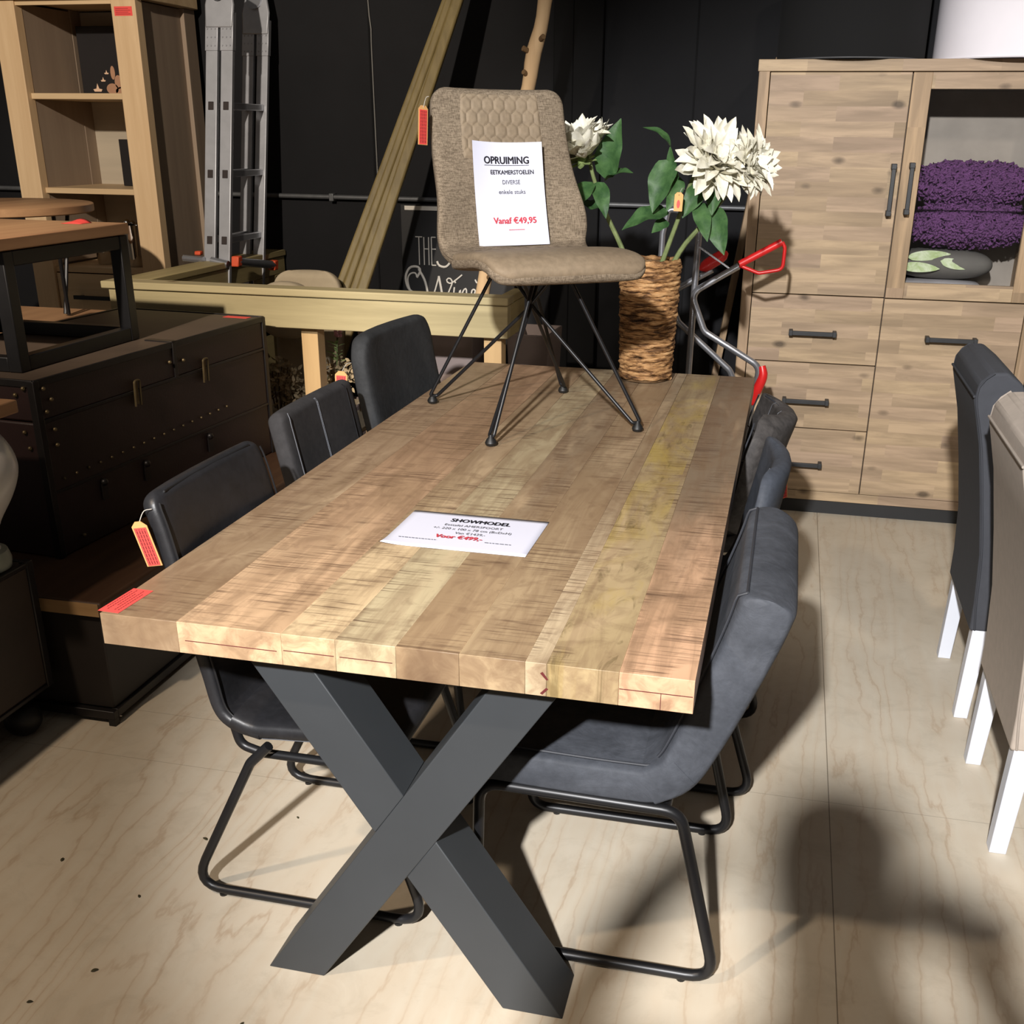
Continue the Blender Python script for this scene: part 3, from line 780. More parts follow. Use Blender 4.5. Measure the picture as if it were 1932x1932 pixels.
# sheet leaning on the taupe chair
def sheet_on_chair():
    P = thing('price_sheet', 'white paper reading OPRUIMING leaning on the taupe chair back', 'paper sign', (-0.11, 1.52, 0.78), TC.rotation_euler[2])
    a = Vector((-0.192, 0, 0.735)); b = Vector((-0.118, 0, 0.466))
    d = (b-a).normalized(); N = Vector((-d.z, 0, d.x)); 
    if N.x < 0: N = -N
    # transformation: local u right (+y is the sitter's left = viewer's right), v up
    def pos(u, v, e=0.0):
        s = (0.1485-v)/0.297
        c = a+(b-a)*s*1.0
        bow = -0.006*math.sin(PI*s)+0.010*max(0, -u/0.105)**2*(1-s)+0.010*(u/0.105)**2*(1-s)+0.006*s*max(0, u/0.1)
        return c+Vector((0, 1, 0))*(u-0.004)+N*(bow+e)
    G = [[pos(-0.105+0.21*j/28, -0.1485+0.297*i/40) for j in range(29)] for i in range(41)]
    mb = MB(); mb.grid(G); mb.build('paper', M['paper'], P, angle=180)
    def w(name, txt, x, y, wd, h, mat, bold=0):
        o = write(name, txt, P, x, y, wd, h, mat, 0, bold or 0.015)
        for v_ in o.data.vertices: v_.co = pos(v_.co.x, v_.co.y, 0.0018+v_.co.z)
    w('heading_text', 'OPRUIMING', -0.003, 0.088, 0.134, 0.021, M['ink'], 0.045)
    w('printed_text', 'EETKAMERSTOELEN', 0.012, 0.058, 0.128, 0.0125, M['ink'], 0.035)
    w('printed_text', 'DIVERSE', 0.008, 0.030, 0.052, 0.0125, M['ink_grey'])
    w('printed_text', 'enkele stuks', 0.008, 0.002, 0.079, 0.0125, M['ink_grey'])
    w('price_text', 'Vanaf \u20ac49,95', 0.008, -0.084, 0.127, 0.0185, M['ink_red'], 0.05)
    mb = MB()
    mb.grid([[pos(-0.07+0.134*j/12, y, 0.0012) for j in range(13)] for y in (0.0825, 0.0838)])
    mb.build('underline', M['ink'], P)
    mb = MB(); x = -0.012
    while x < 0.034:
        mb.grid([[pos(x+q_, y, 0.0012) for q_ in (0, 0.002)] for y in (-0.104, -0.1015)]); x += 0.0028
    mb.build('small_print', M['ink_red'], P)
sheet_on_chair()

# hanging price tags
def hang_tag(label, loc, rz, w, h, notch, tilt=0.0, string=None, dot=False, rx=0):
    t = thing('price_tag', label, 'price tag', loc, 0)
    R = Matrix.Rotation(rz, 4, 'Z') @ Matrix.Rotation(rx, 4, 'X') @ Matrix.Rotation(tilt, 4, 'Y')
    c = notch
    poly = [(-w/2, -h), (w/2, -h), (w/2, -c), (w/2-c, 0), (-w/2+c, 0), (-w/2, -c)]
    mb = MB(); mb.prism(poly, -0.0006, 0.0006, R); card = mb.build('card', M['card'], t)
    if dot:
        mb = MB(); mb.prism([(0.2*w*math.cos(a*PI/8), -h*0.62+0.22*h*math.sin(a*PI/8)) for a in range(16)], -0.0012, -0.0006, R); mb.build('red_dot', M['sticker'], card)
        mb = MB(); mb.prism([(0.05*w*math.cos(a*PI/4), -h*0.14+0.05*w*math.sin(a*PI/4)) for a in range(8)], -0.0012, -0.0006, R); mb.build('eyelet', M['ink'], card)
    else:
        m_ = w*0.10
        mb = MB(); mb.prism([(-w/2+m_, -h+m_*0.4), (w/2-m_, -h+m_*0.4), (w/2-m_, -c*1.3), (-w/2+m_, -c*1.3)], -0.0012, -0.0006, R); s = mb.build('red_label', M['sticker'], card)
        mb = MB()
        for i in range(4):
            x = -w*0.28+i*w*0.17; z0 = -h+m_*1.5
            while z0 < -c*1.6:
                z1 = min(z0+h*0.07, -c*1.6)
                mb.prism([(x, z0), (x+w*0.05, z0), (x+w*0.05, z1), (x, z1)], -0.0016, -0.0012, R); z0 = z1+h*0.015
        mb.build('label_print', M['ink_maroon'], s)
    if string:
        mb = MB(); mb.tube(catmull([R @ Vector((0, 0, -0.006)), (R @ Vector((0, 0, 0.004)))+Vector(string)*0.5+Vector((0, 0, 0.004)), Vector(string)], 10), 0.0008, 6); mb.build('string', M['string'], t)
    return t
hang_tag('long red and tan price tag hanging at the taupe chair back', (-0.415, 1.535, 1.605), math.radians(62), 0.034, 0.098, 0.008, 0.06, (0.018, -0.006, 0.022))
hang_tag('red price tag hanging on the nearest left black leather chair', (-0.566, 0.238, 0.856), math.radians(5), 0.032, 0.096, 0.010, -0.17, (0.02, 0.02, 0.02), rx=0.15)
hang_tag('red price tag between the two farther left chairs', (-0.668, 1.475, 0.890), math.radians(8), 0.036, 0.06, 0.010, 0.05, (0.02, 0.03, 0.02))
hang_tag('red price tag behind the slate blue chair on the right', (0.612, 1.22, 0.772), math.radians(38), 0.022, 0.085, 0.006, -0.12, (-0.015, 0.0, 0.035))
hang_tag('tan price tag with red dot tied to a flower stem', (0.231, 2.03, 1.378), math.radians(8), 0.026, 0.055, 0.007, 0.03, (0.012, 0.05, 0.006), dot=True)

# ------------------------------------------------------------------ rope vase and artificial flowers
V = thing('rope_vase', 'tall brown rope wrapped vase at the far end of the table', 'vase', (0.142, 2.13, 0.78))
def vase():
    mb = MB(); prof = [(0.070, 0.0), (0.076, 0.004), (0.080, 0.10), (0.084, 0.20), (0.090, 0.30), (0.0925, 0.376), (0.086, 0.378), (0.080, 0.30), (0.072, 0.02)]
    mb.lathe(prof, 32); mb.build('basket_core', M['bark'], V)
    mb = MB(); turns = 25; seg = 60; N = turns*seg; R = []
    H = 0.372
    for i in range(N+1):
        a = 2*PI*i/seg; s = i/N
        z = 0.008+H*s+0.0015*math.sin(a*3.1+s*40)
        rr_ = 0.081+0.013*s+0.0015*math.sin(a*2.3)
        c = Vector((rr_*math.cos(a), rr_*math.sin(a), z)); o = Vector((math.cos(a), math.sin(a), 0))
        ring = []
        for k in range(8):
            b = 2*PI*k/8
            tw = 1+0.22*math.cos(2*(b-i*0.55))
            ring.append(c+(o*math.cos(b)*0.0070+Vector((0, 0, 1))*math.sin(b)*0.0082)*tw)
        R.append(ring)
    mb.rings(R); mb.build('rope', M['rope'], V)
    mb = MB(); R = []
    for i in range(60):
        a = 2*PI*i/60; c = Vector((0.089*math.cos(a), 0.089*math.sin(a), 0.384)); o = Vector((math.cos(a), math.sin(a), 0)); ring = []
        for k in range(8):
            b = 2*PI*k/8; tw = 1+0.25*math.cos(2*(b-i*0.7)); ring.append(c+(o*math.cos(b)+Vector((0, 0, 1))*math.sin(b))*0.0075*tw)
        R.append(ring)
    mb.rings(R, closed=True); mb.build('rim', M['rope'], V)
vase()
def blade(mb, base, tip, w, nrm, bend=0.15, fold=0.15, shape=0.45, n=9, m=5, wavy=0.0, ph=0):
    base = Vector(base); tip = Vector(tip); d = tip-base; L = d.length; d.normalize()
    x = d.cross(Vector(nrm)).normalized(); N = x.cross(d).normalized()
    G = []
    for i in range(n+1):
        s = i/n
        prof = (s**0.55)*((1-s)**0.8)*2.1 if shape < 0.5 else ((s**0.45)*((1-s)**0.95)*1.95 if shape > 0.7 else (s**0.9)*((1-s)**0.6)*2.0)
        ww = w/2*max(prof, 0.02)
        row = []
        for j in range(m):
            t = -1+2*j/(m-1)
            row.append(base+d*L*s+x*ww*t+N*(bend*L*math.sin(PI*s)*0.6+fold*ww*abs(t)+wavy*math.sin(s*14+t*3+ph)*ww*0.35*abs(t)))
        G.append(row)
    mb.grid(G)
def head(parent, c, nrm, r, n_out=16, closed=0.3, seed=0):
    rg = random.Random(seed); c = Vector(c); N = Vector(nrm).normalized()
    a = N.cross(Vector((0, 0, 1))).normalized(); b = N.cross(a)
    mb = MB()
    for ring, (k, rad, lift) in enumerate(((n_out, 0.95, closed-0.25), (n_out, 1.0, closed), (n_out-2, 0.95, closed+0.3), (n_out-4, 0.85, closed+0.7), (n_out-6, 0.7, closed+1.3), (6, 0.55, closed+2.4))):
        for i in range(k):
            ph = 2*PI*(i+0.5*ring)/k+rg.uniform(-0.12, 0.12)
            o = a*math.cos(ph)+b*math.sin(ph)
            L = r*rad*rg.uniform(0.85, 1.12)
            d = (o+N*(lift+rg.uniform(-0.15, 0.15))).normalized()
            blade(mb, c+o*0.008, c+d*L, r*0.42, N, rg.uniform(-0.30, 0.30), rg.uniform(0.1, 0.7), 0.4, 9, 7, 0.6, rg.uniform(0, 6))
    hd = mb.build('flower_head', M['petal'], parent, angle=180)
    mb = MB()
    for i in range(12):
        ph = 2*PI*i/12; o = a*math.cos(ph)+b*math.sin(ph)
        blade(mb, c-N*0.014+o*0.004, c+o*r*0.42-N*rg.uniform(0.0, 0.02), r*0.2, N, -0.1, 0.3, 0.6, 6, 3)
    mb.ball(c-N*0.012, 0.018, 8); mb.build('sepals', M['sepal'], parent, angle=60)
def flower(label, stem, hc, hn, r, leaves, seed, closed=0.3):
    t = thing('artificial_flower', label, 'flower', (0, 0, 0))
    mb = MB(); pts = catmull(stem, 18); mb.tube(pts, lambda s: 0.0095-0.004*s, 8); mb.build('stem', M['stem'], t)
    head(t, hc, hn, r, 16, closed, seed)
    for (b, tp, w, nr, bd) in leaves:
        mb = MB(); blade(mb, b, tp, w*1.25, nr, bd, 0.25, 0.8, 14, 7, 0.35, rnd.uniform(0, 6)); mb.build('leaf', M['leaf'], t, angle=180)
flower('cream artificial flower behind the right edge of the taupe chair', [(0.115, 2.12, 1.0), (0.06, 2.13, 1.17), (-0.01, 2.12, 1.31), (-0.05, 2.10, 1.42), (-0.065, 2.09, 1.49)],
       (-0.085, 2.08, 1.475), (-0.15, -0.30, 0.9), 0.14,
       [((-0.013, 2.10, 1.412), (0.036, 2.08, 1.585), 0.085, (-0.2, -1, 0.2), 0.08), ((-0.01, 2.11, 1.405), (0.083, 2.06, 1.43), 0.055, (0.1, -0.5, 1), 0.2),
        ((-0.035, 2.1, 1.40), (0.006, 2.04, 1.295), 0.055, (0.3, -1, 0.3), 0.15), ((-0.05, 2.09, 1.40), (-0.10, 2.02, 1.30), 0.06, (-0.3, -1, 0.2), 0.15),
        ((-0.01, 2.12, 1.33), (-0.10, 2.10, 1.345), 0.06, (0, -0.5, 1), -0.2)], 3, 0.75)
flower('large cream artificial flower in the middle of the vase', [(0.12, 2.14, 0.98), (0.185, 2.13, 1.18), (0.225, 2.12, 1.30), (0.255, 2.12, 1.40), (0.285, 2.14, 1.47)],
       (0.318, 2.115, 1.462), (0.42, -0.60, 0.45), 0.140,
       [((0.212, 2.11, 1.405), (0.190, 2.08, 1.51), 0.04, (-0.5, -1, 0), 0.1), ((0.192, 2.08, 1.508), (0.108, 2.05, 1.560), 0.030, (0.2, -0.6, 0.8), 0.3),
        ((0.190, 2.09, 1.470), (0.150, 2.05, 1.315), 0.085, (-0.3, -1, 0.1), 0.06), ((0.222, 2.1, 1.42), (0.192, 2.05, 1.32), 0.05, (0.3, -1, 0.1), 0.1),
        ((0.195, 2.1, 1.315), (0.058, 2.04, 1.262), 0.075, (0, -0.6, 0.9), 0.2), ((0.19, 2.1, 1.29), (0.150, 2.05, 1.255), 0.04, (0, -1, 0.4), 0.1)], 5, 0.25)
flower('cream artificial flower leaning furthest right over the trolley handles', [(0.15, 2.12, 0.98), (0.225, 2.13, 1.18), (0.30, 2.13, 1.28), (0.375, 2.15, 1.38), (0.43, 2.17, 1.45)],
       (0.420, 2.155, 1.452), (0.72, -0.50, 0.28), 0.115,
       [((0.285, 2.11, 1.345), (0.325, 2.04, 1.235), 0.055, (0.2, -1, 0.1), 0.06), ((0.33, 2.12, 1.33), (0.378, 2.06, 1.195), 0.075, (-0.2, -1, 0.2), 0.06),
        ((0.29, 2.12, 1.395), (0.24, 2.08, 1.30), 0.06, (0, -1, 0.3), 0.12), ((0.335, 2.13, 1.42), (0.33, 2.08, 1.31), 0.06, (0, -1, 0.2), 0.1)], 9, 0.45)

# ------------------------------------------------------------------ tall acacia cabinet on the right
CB = thing('display_cabinet', 'tall acacia cabinet with a glass door, drawers and black bar handles', 'cabinet', (0, 3.214, 0))
def cabinet():
    x0, x1, z0, z1, dp = 0.394, 1.55, 0.06, 1.815, 0.42
    t = CB
    mb = MB(); mb.box(x0, x0+0.042, 0, dp, z0, z1-0.035); mb.box(x1-0.042, x1, 0, dp, z0, z1-0.035); buildn(mb, 'side_panel', M['cabinet_v'], t, bevel=0.002)
    mb = MB(); mb.box(x0-0.004, x1+0.004, -0.004, dp, z1-0.042, z1); mb.build('top_panel', M['cabinet'], t, bevel=0.002)
    mb = MB(); mb.box(x0+0.042, x1-0.042, 0.002, dp, z0, 0.100); mb.build('bottom_rail', M['cabinet'], t, bevel=0.002)
    mb = MB(); mb.box(x0+0.02, x1-0.02, 0.012, dp-0.02, 0.0, z0); mb.build('plinth', M['plinth'], t)
    mb = MB(); mb.box(x0+0.042, x1-0.042, dp-0.012, dp, 0.1, z1-0.042); mb.build('back_panel', M['cab_in'], t)
    mb = MB(); mb.box(0.955, 0.975, 0.03, dp-0.012, 0.1, z1-0.042); mb.build('divider', M['cab_dark'], t)
    mb = MB(); mb.box(x0+0.042, 0.955, 0.03, dp-0.012, 0.93, 0.95); mb.box(0.975, x1-0.042, 0.03, dp-0.012, 0.935, 0.955); buildn(mb, 'inner_floor', M['cab_in'], t)
    mb = MB(); mb.box(0.975, x1-0.042, 0.06, dp-0.012, 1.72, 1.773); mb.build('inner_ceiling', M['cab_dark'], t)
    mb = MB(); mb.box(0.976, x1-0.043, 0.05, dp-0.012, 1.272, 1.278); mb.build('glass_shelf', M['glass'], t)
    g = 0.0022
    def bar(parent, a, b, axis):
        mb = MB()
        if axis == 'x':
            mb.box(a[0], b, -0.045, -0.033, a[1]-0.009, a[1]+0.009)
            for q in (a[0], b-0.016): mb.box(q, q+0.016, -0.047, 0.0, a[1]-0.011, a[1]+0.011)
        else:
            mb.box(a[0]-0.008, a[0]+0.008, -0.045, -0.033, a[1], b)
            for q in (a[1], b-0.02): mb.box(a[0]-0.010, a[0]+0.010, -0.047, 0.0, q, q+0.02)
        mb.build('handle', M['handle'], parent, bevel=0.002)
    xl0, xl1, xr0, xr1 = 0.437+g, 0.966-g, 0.966+g, 1.507-g
    mb = MB(); mb.box(xl0, xl1, 0, 0.025, 0.938+g, 1.772-g); d = mb.build('door', M['cabinet'], t, bevel=0.0015)
    bar(d, (0.937, 1.255), 1.447, 'z')
    for z_0, z_1 in ((0.1, 0.380), (0.380, 0.660), (0.660, 0.938)):
        mb = MB(); mb.box(xl0, xl1, 0, 0.025, z_0+g, z_1-g); d = mb.build('drawer', M['cabinet'], t, bevel=0.0015)
        zc = {0.1: 0.227, 0.380: 0.502, 0.660: 0.787}[z_0]
        bar(d, (0.602, zc), 0.794, 'x')
    mb = MB(); mb.box(xr0, xr1, 0, 0.025, 0.1+g, 0.936-g); d = mb.build('door', M['cabinet'], t, bevel=0.0015)
    bar(d, (1.143, 0.785), 1.342, 'x')
    # glass door
    gx0, gx1, gz0, gz1 = 1.037, 1.448, 1.000, 1.712
    mb = MB(); mb.box(xr0, gx0, 0, 0.025, 0.936+g, 1.772-g); mb.box(gx1, xr1, 0, 0.025, 0.936+g, 1.772-g); d = buildn(mb, 'glass_door_frame', M['cabinet_v'], t, bevel=0.0015)
    mb = MB(); mb.box(gx0, gx1, 0.0005, 0.0245, 0.936+g, gz0); mb.box(gx0, gx1, 0.0005, 0.0245, gz1, 1.772-g); buildn(mb, 'frame_rail', M['cabinet'], d, bevel=0.0015)
    mb = MB(); mb.box(gx0, gx1, 0.011, 0.015, gz0, gz1); mb.build('pane', M['glass'], d)
    bar(d, (1.004, 1.262), 1.452, 'z')
cabinet()
# things inside the cabinet
def cushion(t, name, mat, c, sx, sy, sz, rz=0, n=24, e=2.6):
    mb = MB(); R = []
    for i in range(1, n):
        a = PI*i/n; R.append([(c[0]+sx*sp(math.sin(a), 0.8)*sp(math.cos(2*PI*k/n), 0.55), c[1]+sy*sp(math.sin(a), 0.8)*sp(math.sin(2*PI*k/n), 0.55), c[2]-sz*sp(math.cos(a), 0.9)) for k in range(n)])
    mb.rings(R); return mb.build(name, mat, t, angle=80)
def shag(label, c, sx, sy, sz, cnt, seed):
    rg = random.Random(seed)
    t = thing('shaggy_cushion', label, 'cushion', c)
    cushion(t, 'cushion_body', M['purple'], (0, 0, 0), sx, sy, sz)
    mb = MB()
    for i in range(cnt):
        u = rg.uniform(-1, 1); v = rg.uniform(-0.97, 0.97)
        ph = math.acos(sp(v, 1/0.9)); th = -math.acos(sp(u, 1/0.55))
        p = Vector((sx*sp(math.sin(ph), 0.8)*sp(math.cos(th), 0.55), sy*sp(math.sin(ph), 0.8)*sp(math.sin(th), 0.55), -sz*sp(math.cos(ph), 0.9)))
        nr = Vector((p.x/sx, p.y/sy, p.z/sz)).normalized()*0.018
        q = Vector((rg.uniform(-1, 1), rg.uniform(-0.5, 0.2), rg.uniform(-1, 0.4)))*0.014
        mb.tube([p, p+nr*0.9, p+nr+q, p+nr*0.5+q*1.6], 0.0042, 5)
    mb.build('shag_loops', M['purple'], t, angle=180)['kind'] = 'stuff'
shag('purple shaggy cushion on top of the pile behind glass', (1.25, 3.43, 1.375), 0.225, 0.13, 0.07, 1500, 1)
shag('purple shaggy cushion lower in the pile behind glass', (1.26, 3.425, 1.225), 0.225, 0.14, 0.075, 1500, 2)
t = thing('leaf_print_cushion', 'grey cushion printed with pale green leaves inside the cabinet', 'cushion', (1.19, 3.42, 1.062))
cushion(t, 'cushion_body', M['pillow_grey'], (0, 0, 0), 0.195, 0.13, 0.06)
mb = MB()
for (a, b, w_) in (((-0.15, -0.125, 0.03), (0.02, -0.10, 0.045), 0.05), ((-0.17, -0.13, -0.005), (-0.02, -0.145, -0.01), 0.05), ((-0.02, -0.13, 0.02), (0.10, -0.12, -0.005), 0.05)):
    blade(mb, a, b, w_, (0, -1, 0.5), 0.05, -0.1, 0.4)
buildn(mb, 'printed_leaves', M['pillow_leaf'], t, angle=180)
t = thing('folded_cushion_cover', 'flat white wrapped cushion under the leaf print cushion', 'cushion', (1.17, 3.43, 0.979))
cushion(t, 'wrapped_body', M['plastic_bag'], (0, 0, 0), 0.18, 0.14, 0.024)
t = thing('lampshade', 'big black drum lampshade standing on the tall cabinet', 'lampshade', (0.735, 3.46, 1.815))
def drum(t, r, h, mat):
    mb = MB(); mb.lathe([(r, 0), (r, h)], 64); 
    mb = MB(); R = [[(q*math.cos(2*PI*k/64), q*math.sin(2*PI*k/64), z) for k in range(64)] for q, z in ((r-0.003, 0.004), (r, 0), (r, h), (r-0.003, h-0.004))]
    mb.rings(R, cap=False, closed=True); s = mb.build('shade', mat, t, angle=50)
    mb = MB(); mb.tube([(r*math.cos(2*PI*k/64), r*math.sin(2*PI*k/64), 0.004) for k in range(64)], 0.003, 6, True); mb.build('rim', M['pipe'] if mat == M['shade_black'] else mat, s)
drum(t, 0.285, 0.30, M['shade_black'])
t = thing('lampshade', 'big white drum lampshade standing on the tall cabinet', 'lampshade', (1.352, 3.44, 1.815))
drum(t, 0.303, 0.34, M['shade_white'])
# lath leaning between cabinet and wall
mb = MB(); mb.bar((0.22, 3.66, 0.0), (0.455, 3.70, 1.85), 0.03, 0.03); tag(mb.build('wooden_lath', M['cabinet_v'], bevel=0.002), 'thin wooden lath leaning on the wall left of the tall cabinet', 'lath')

# ------------------------------------------------------------------ hand truck between table and cabinet
HT = thing('hand_truck', 'aluminium folding trolley with red plastic grips beside the cabinet', 'trolley', (0, 2.75, 0))
def trolley():
    t = HT
    mb = MB(); mb.tube(fillet([(0.395, 0.0, 1.092), (0.225, 0.0, 0.985), (0.285, 0.0, 0.845), (0.505, 0.0, 0.722), (0.485, 0.02, 0.56), (0.47, 0.04, 0.03)], 0.05, 8), 0.0125, 12); mb.build('tube', M['alu_tube'], t)
    mb = MB(); mb.tube(fillet([(0.29, 0.14, 1.06), (0.12, 0.14, 0.96), (0.17, 0.14, 0.855), (0.385, 0.14, 0.675), (0.47, 0.16, 0.50), (0.45, 0.16, 0.03)], 0.05, 8), 0.0125, 12); mb.build('tube', M['alu_tube'], t)
    mb = MB(); mb.tube([(0.236, 0.06, 1.24), (0.232, 0.06, 1.0), (0.225, 0.06, 0.02)], 0.0125, 12); mb.build('upright', M['alu_tube'], t)
    mb = MB(); mb.tube(fillet([(0.145, 0.2, 1.27), (0.100, 0.2, 1.275), (0.083, 0.2, 1.18), (0.07, 0.2, 0.02)], 0.03, 8), 0.0125, 12); mb.build('upright', M['alu_tube'], t)
    mb = MB(); mb.bar((0.245, 0.0, 1.155), (0.365, 0.0, 1.080), 0.006, 0.012, (0, 1, 0)); mb.build('strut', M['alu_tube'], t)
    mb = MB(); mb.box(0.05, 0.50, 0.0, 0.22, 0.0, 0.012); mb.build('toe_plate', M['alu'], t, bevel=0.003)
    for x in (0.06, 0.49):
        mb = MB(); mb.lathe([(0.02, -0.02), (0.075, -0.018), (0.08, 0.0), (0.075, 0.018), (0.02, 0.02)], 28, Matrix.Translation((x, 0.26, 0.08)) @ Matrix.Rotation(PI/2, 4, 'Y')); mb.build('wheel', M['caster'], t)
    # D-shaped handle
    a = Vector((0.398, 0, 1.098)); b = Vector((0.545, 0, 1.182))
    mb = MB(); mb.tube([a, a.lerp(b, 0.5), b], 0.0135, 12)
    mb.tube(fillet([a+Vector((0.0, 0, -0.004)), Vector((0.470, 0, 1.068)), Vector((0.555, 0, 1.085)), b+Vector((0.012, 0, -0.02)), b], 0.025, 7), 0.0068, 10)
    buildn(mb, 'red_grip', M['red'], t)
    mb = MB(); d = Vector((0.345, 0.13, 1.128))-Vector((0.245, 0.13, 1.062)); R = []
    for i in range(9):
        s = i/8; c = Vector((0.243, 0.13, 1.060))+d*s
        w = 0.022*math.sqrt(max(0.05, 1-(2*s-1)**4))+0.002; up = Vector((-d.z, 0, d.x)).normalized()
        R.append([c+up*w*math.cos(2*PI*k/14)+Vector((0, 1, 0))*0.014*math.sin(2*PI*k/14) for k in range(14)])
    mb.rings(R); buildn(mb, 'red_grip', M['red'], t)
    mb = MB(); mb.tube(catmull([(0.512, 0.0, 0.725), (0.520, -0.005, 0.69), (0.505, 0.0, 0.64), (0.484, 0.012, 0.575)], 12), lambda s: 0.014+0.005*math.sin(PI*s), 12); mb.build('red_sleeve', M['red'], t)
trolley()
# ------------------------------------------------------------------ right-hand chairs with white legs
def scroll_chair(label, y0, y1, mat, pm, xb, ztop, lean):
    t = thing('upholstered_chair', label, 'chair', (1.158, (y0+y1)/2, 0), 0)
    w = (y1-y0)/2
    # profile (x,z): back outline then seat
    prof = [(0.0, 0.275), (0.0, 0.36), (-0.008, 0.5), (-0.024+lean*0.3, 0.65), (-0.044+lean*0.6, 0.80), (-0.066+lean, ztop-0.075), (-0.060+lean, ztop-0.03), (-0.032+lean, ztop-0.003),
            (0.005+lean, ztop), (0.045+lean, ztop-0.03), (0.072+lean*0.9, ztop-0.10), (0.085+lean*0.5, 0.75), (0.088, 0.60), (0.09, 0.50), (0.12, 0.495), (0.44, 0.50), (0.465, 0.48), (0.465, 0.36), (0.44, 0.345), (0.10, 0.345), (0.05, 0.30)]
    bk = prof[:13]+[(0.09, 0.345), (0.05, 0.275)]
    mb = MB(); mb.prism(bk, -w, w); back = mb.build('backrest', mat, t, bevel=0.008, seg=3, angle=35)
    mb = MB(); mb.box(0.085, 0.47, -w-0.01, w+0.01, 0.36, 0.50); mb.build('seat', mat, t, bevel=0.02, seg=4)
    for y in (-w-0.001, w+0.001):
        mb = MB(); mb.tube(catmull([(p[0]+0.001, y, p[1]) for p in [(0.012, 0.28)]+[(q[0]+0.004, q[1]) for q in prof[1:8]]], 30), 0.003, 7); buildn(mb, 'piping', pm, back)
    mb = MB(); mb.tube([(prof[5][0]-0.001, -w, prof[5][1]+0.01), (prof[5][0]-0.001, w, prof[5][1]+0.01)], 0.0035, 7); buildn(mb, 'piping', pm, back)
    for sy in (-1, 1):
        for (xa, xc, k) in ((-0.0, 0.012, 'r'), (0.40, 0.405, 'f')):
            mb = MB(); cy = sy*(w-0.024); a = 0.023; b_ = 0.019
            yy = 0.018*sy
            R = [[(xa+dx*b_+b_, cy+yy*0.0+dy*b_, 0) for dx, dy in ((-1, -1), (1, -1), (1, 1), (-1, 1))], [(xc+dx*a+a, cy+dy*a, 0.36) for dx, dy in ((-1, -1), (1, -1), (1, 1), (-1, 1))]]
            mb.rings(R); mb.build('leg', M['white_paint'], t, bevel=0.002)
    return t
scroll_chair('charcoal upholstered chair with white legs and scrolled back, near the cabinet', 1.45, 1.89, M['navy'], M['navy_pipe'], 0, 0.992, -0.02)
scroll_chair('greige upholstered chair with white legs, cut off by the right edge', 0.805, 1.245, M['greige'], M['greige_pipe'], 0, 0.99, -0.015)

# ------------------------------------------------------------------ bookcase at left
BC = thing('bookcase', 'tall pale oak open bookcase standing against the black wall', 'bookcase', (0, 3.2, 0))
def bookcase():
    t = BC; xl0, xl1, xr0, xr1 = -2.955, -2.842, -2.367, -2.25; D = 0.50; ZC = 2.06
    for a, b in ((xl0, xl1), (xr0, xr1)):
        mb = MB(); mb.box(a, b, 0, 0.055, 0, ZC); mb.build('front_post', M['oak'], t, bevel=0.003)
        mb = MB(); mb.box(a, b, D-0.10, D, 0, ZC); mb.build('rear_post', M['oak_in'], t, bevel=0.003)
    mb = MB(); mb.box(xl0+0.02, xl1-0.03, 0.055, D-0.10, 0.05, ZC-0.005); mb.box(xr0+0.03, xr1-0.02, 0.055, D-0.10, 0.05, ZC-0.005); buildn(mb, 'side_panel', M['oak_in'], t, bevel=0.002)
    mb = MB(); mb.box(xl1-0.03, xr0+0.03, D-0.02, D-0.005, 0.05, ZC-0.005); mb.build('back_panel', M['oak_back'], t)
    mb = MB(); mb.box(xl1-0.03, xl1-0.002, 0.056, D-0.02, 0.94, ZC-0.01); mb.build('inner_side', M['oak_in'], t)
    mb = MB(); mb.box(xl0-0.02, xr1+0.02, -0.02, D, ZC, ZC+0.06); mb.build('top_board', M['oak_h'], t, bevel=0.004)
    mb = MB(); mb.box(xl1, xr0, 0.01, 0.03, ZC-0.02, ZC); mb.build('top_rail', M['oak_h'], t)
    for z in (1.675, 1.272):
        mb = MB(); mb.box(xl1-0.005, xr0+0.03, 0.03, D-0.02, z-0.012, z+0.013); mb.build('shelf', M['oak_h'], t, bevel=0.002)
    mb = MB(); mb.box(xl1-0.005, xr0+0.03, 0.02, D-0.02, 0.905, 0.93); mb.build('shelf', M['oak_h'], t, bevel=0.002)
    for z0, z1 in ((0.50, 0.90), (0.08, 0.49)):
        mb = MB(); mb.box(xl1+0.003, xr0-0.003, 0.012, 0.035, z0, z1); d = mb.build('drawer', M['oak_h'], t, bevel=0.002)
        mb = MB(); mb.box(-2.74, -2.46, -0.025, -0.012, (z0+z1)/2+0.085, (z0+z1)/2+0.103); mb.box(-2.72, -2.705, -0.02, 0.012, (z0+z1)/2+0.087, (z0+z1)/2+0.101); mb.box(-2.495, -2.48, -0.02, 0.012, (z0+z1)/2+0.087, (z0+z1)/2+0.101)
        mb.build('handle', M['black'], d)
    mb = MB(); mb.box(-2.352, -2.267, -0.0012, 0, 1.992, 2.028); s = mb.build('price_sticker', M['sticker'], t)
    mb = MB()
    for i in range(4): mb.box(-2.346, -2.285+0.01*(i % 2), -0.0018, -0.0011, 2.019-i*0.007, 2.0205-i*0.007)
    mb.build('sticker_print', M['ink_maroon'], s)
bookcase()
